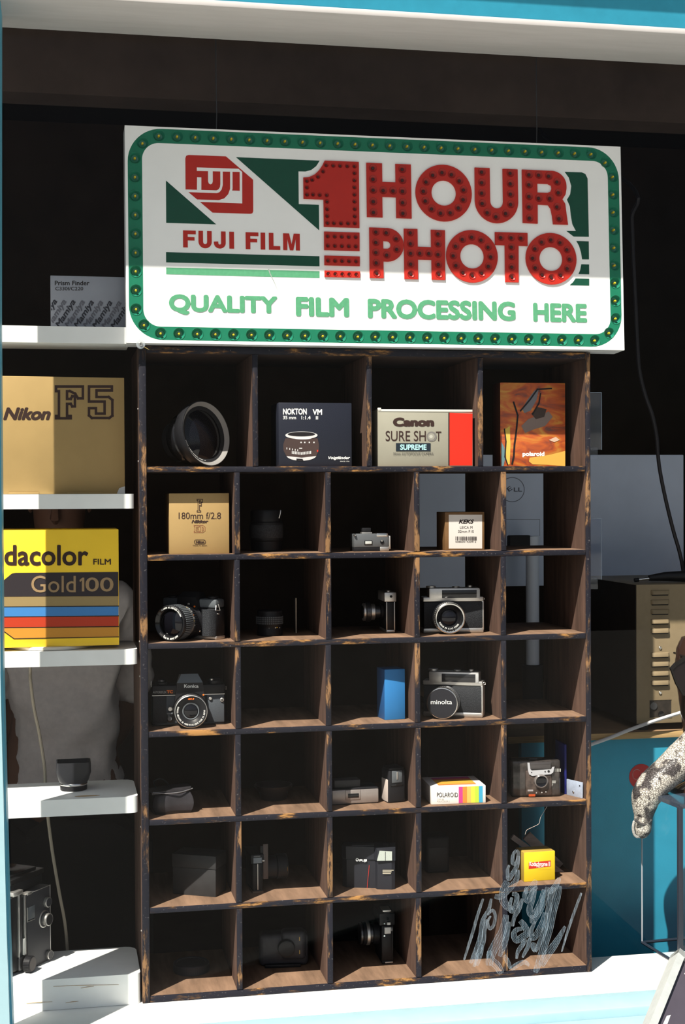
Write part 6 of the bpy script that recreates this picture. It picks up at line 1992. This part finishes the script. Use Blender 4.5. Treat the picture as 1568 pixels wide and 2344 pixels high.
Lm = Lb*0.985
m = MB(); bslab(m, 0.0, 0.012, 0, Lm, -0.012, 0.012, BFR); bslab(m, 0.0, Wb, 0.0, 0.010, -0.012, 0.012, BFR); bslab(m, Wb-0.012, Wb, 0.0, Lm*0.9, -0.012, 0.012, BFR); m.build('frame', t)
m = MB(); bslab(m, 0.010, Wb-0.01, 0.008, Lm*0.9, -0.006, 0.006, BPN); m.build('panel', t)
m = MB(); q = bpt(0.026, 0.030, 0.006); m.cyl(0.0035, 0, 0.002, CHROME, q, nb, 14, 0.0006); m.build('screw', t)
m = MB()
q = [bpt(0.022, 0.125, 0.0066), bpt(0.027, 0.118, 0.0066), bpt(0.030, 0.30, 0.0066), bpt(0.014, 0.30, 0.0066)]
m.add(q, [(0, 1, 2, 3)], M('graphic_white', (0.6, 0.62, 0.62), 0.5), True)
m.build('white_graphic', t)

# ------------------------------------------------------------------ smears left on the window pane
SMR = bpy.data.materials.new('dried_smear')
SMR.use_nodes = True
nt = SMR.node_tree
nt.nodes.clear()
out = nt.nodes.new('ShaderNodeOutputMaterial')
tr = nt.nodes.new('ShaderNodeBsdfTransparent')
df = nt.nodes.new('ShaderNodeBsdfTranslucent'); df.inputs[0].default_value = (0.40, 0.62, 0.82, 1)
d2 = nt.nodes.new('ShaderNodeBsdfDiffuse'); d2.inputs[0].default_value = (0.40, 0.62, 0.82, 1)
ad = nt.nodes.new('ShaderNodeMixShader'); ad.inputs[0].default_value = 0.5
mx = nt.nodes.new('ShaderNodeMixShader')
tc = nt.nodes.new('ShaderNodeTexCoord'); mp = nt.nodes.new('ShaderNodeMapping'); mp.inputs['Rotation'].default_value = (0, math.radians(-20), 0); mp.inputs['Scale'].default_value = (1, 1, 0.08)
nz = nt.nodes.new('ShaderNodeTexNoise'); nz.inputs['Scale'].default_value = 700; nz.inputs['Detail'].default_value = 3
mr = nt.nodes.new('ShaderNodeMapRange'); mr.inputs['From Min'].default_value = 0.40; mr.inputs['From Max'].default_value = 0.68; mr.inputs['To Min'].default_value = 0.04; mr.inputs['To Max'].default_value = 0.17
nt.links.new(tc.outputs['Object'], mp.inputs[0]); nt.links.new(mp.outputs[0], nz.inputs['Vector']); nt.links.new(nz.outputs['Fac'], mr.inputs['Value'])
nt.links.new(mr.outputs[0], mx.inputs[0]); nt.links.new(df.outputs[0], ad.inputs[1]); nt.links.new(d2.outputs[0], ad.inputs[2])
nt.links.new(tr.outputs[0], mx.inputs[1]); nt.links.new(ad.outputs[0], mx.inputs[2]); nt.links.new(mx.outputs[0], out.inputs[0])
SML = SMR.copy(); SML.name = 'dried_smear_edge'
for nd in SML.node_tree.nodes:
    if nd.type == 'MAP_RANGE':
        nd.inputs['To Min'].default_value = 0.16; nd.inputs['To Max'].default_value = 0.46
    if nd.type in ('BSDF_DIFFUSE', 'BSDF_TRANSLUCENT'):
        nd.inputs[0].default_value = (0.66, 0.74, 0.82, 1)
GYP = -0.1148
m = MB()


def smear(pts, w0, w1=None, closed=False):
    """flat ribbon on the pane, widths in metres"""
    w1 = w0 if w1 is None else w1
    P_ = smooth_path([at(1000+u/3.78, 1660+v/3.78, Y=GYP) for u, v in pts], 5)
    vs = []
    n_ = len(P_)
    for i, p in enumerate(P_):
        d_ = (P_[min(i+1, n_-1)]-P_[max(i-1, 0)]).normalized()
        q_ = Vector((-d_.z, 0, d_.x))
        k_ = i/(n_-1)
        ww = (w0+(w1-w0)*k_)*(0.35+0.65*math.sin(math.pi*min(1, max(0, k_*0.94+0.03)))**0.5)
        vs += [p+q_*ww/2, p-q_*ww/2]
    gy = GYP-0.00002*(len(m.v) % 9)
    m.add([(p.x, gy, p.z) for p in vs], [(2*i, 2*i+1, 2*i+3, 2*i+2) for i in range(n_-1)], SMR, True)
    for j, f_ in enumerate((-0.48, -0.22, 0.05, 0.27, 0.48)):
        lw = 0.0009 if abs(f_) > 0.4 else 0.0006
        q2 = []
        for i in range(n_):
            a_, b_ = vs[2*i], vs[2*i+1]
            c_ = (a_+b_)/2+(a_-b_)*f_
            e_ = (a_-b_)
            e_ = e_/max(e_.length, 1e-6)*lw/2
            q2 += [c_+e_, c_-e_]
        m.add([(p.x, gy-0.0003-0.00002*j, p.z) for p in q2], [(2*i, 2*i+1, 2*i+3, 2*i+2) for i in range(n_-1)], SML, True)


for pts, w0, w1 in (
    ([(690, 1080), (660, 1120), (655, 1190), (690, 1190), (705, 1110), (690, 1080)], 0.007, 0.006),
    ([(705, 1130), (690, 1220), (650, 1290), (620, 1330), (610, 1260), (625, 1210)], 0.010, 0.006),
    ([(700, 1250), (690, 1330), (640, 1400), (560, 1480), (500, 1480)], 0.010, 0.012),
    ([(610, 1350), (580, 1420), (570, 1500), (600, 1560), (640, 1600)], 0.018, 0.012),
    ([(470, 1500), (450, 1590), (400, 1680), (385, 1760), (370, 1850), (330, 1960), (290, 2060)], 0.007, 0.009),
    ([(400, 1500), (350, 1650), (310, 1790), (260, 1950), (235, 2030)], 0.006, 0.004),
    ([(440, 1640), (480, 1600), (505, 1650), (490, 1730), (455, 1760), (440, 1700), (465, 1650)], 0.006, 0.005),
    ([(435, 1680), (410, 1780), (400, 1880), (350, 1990), (320, 2090)], 0.008, 0.008),
    ([(390, 1900), (375, 1960), (340, 2080)], 0.010, 0.012),
    ([(650, 1460), (690, 1470), (685, 1540), (650, 1610), (630, 1560), (650, 1490)], 0.010, 0.008),
    ([(740, 1500), (710, 1590), (670, 1660), (655, 1740)], 0.009, 0.007),
    ([(780, 1400), (760, 1480), (790, 1520), (830, 1430), (870, 1400)], 0.010, 0.008),
    ([(930, 1420), (900, 1530), (840, 1640), (800, 1600), (830, 1500), (850, 1420)], 0.015, 0.010),
    ([(960, 1400), (940, 1480), (890, 1600), (830, 1700), (820, 1640)], 0.014, 0.010),
    ([(940, 1620), (920, 1700), (870, 1800), (830, 1840), (815, 1780), (850, 1700)], 0.015, 0.008),
    ([(1010, 1400), (980, 1500), (960, 1640), (930, 1780), (890, 1880), (850, 1960)], 0.012, 0.010),
    ([(1060, 1390), (1040, 1480), (1000, 1620), (970, 1760), (930, 1900), (880, 2060), (850, 2140)], 0.017, 0.014),
    ([(720, 1690), (760, 1740), (780, 1800), (740, 1830), (690, 1860), (665, 1810), (690, 1770), (740, 1760)], 0.014, 0.010),
    ([(770, 1850), (740, 1900), (700, 1960), (690, 2020)], 0.010, 0.006),
    ([(805, 1840), (790, 1910), (760, 1970), (740, 2010)], 0.009, 0.005),
    ([(840, 1880), (830, 1920), (850, 1960)], 0.010, 0.006),
    ([(1110, 1740), (1060, 1830), (1010, 1910), (950, 1990), (900, 2080)], 0.008, 0.020),
    ([(600, 1640), (570, 1780), (520, 1880), (470, 1980), (450, 2080)], 0.016, 0.020),
    ([(620, 1700), (600, 1830), (570, 1930), (540, 2000)], 0.012, 0.010),
    ([(450, 1950), (470, 2030), (520, 2080), (560, 2150)], 0.012, 0.016),
    ([(580, 1990), (620, 2060), (635, 2110)], 0.010, 0.005),
    ([(640, 2110), (700, 2070), (760, 2050), (800, 2080)], 0.012, 0.006),
    ([(860, 1340), (820, 1400), (760, 1450)], 0.012, 0.010),
    ([(1060, 1320), (1020, 1400), (960, 1450)], 0.010, 0.012),
    ([(1250, 1450), (1180, 1640), (1120, 1820), (1080, 1960)], 0.006, 0.003),
):
    smear(pts, w0*0.92, w1*0.92)
o = m.build('glass_smears')
tag(o, 'whitish swirled cleaning smears dried on the lower right of the window pane', 'smear', kind='stuff')
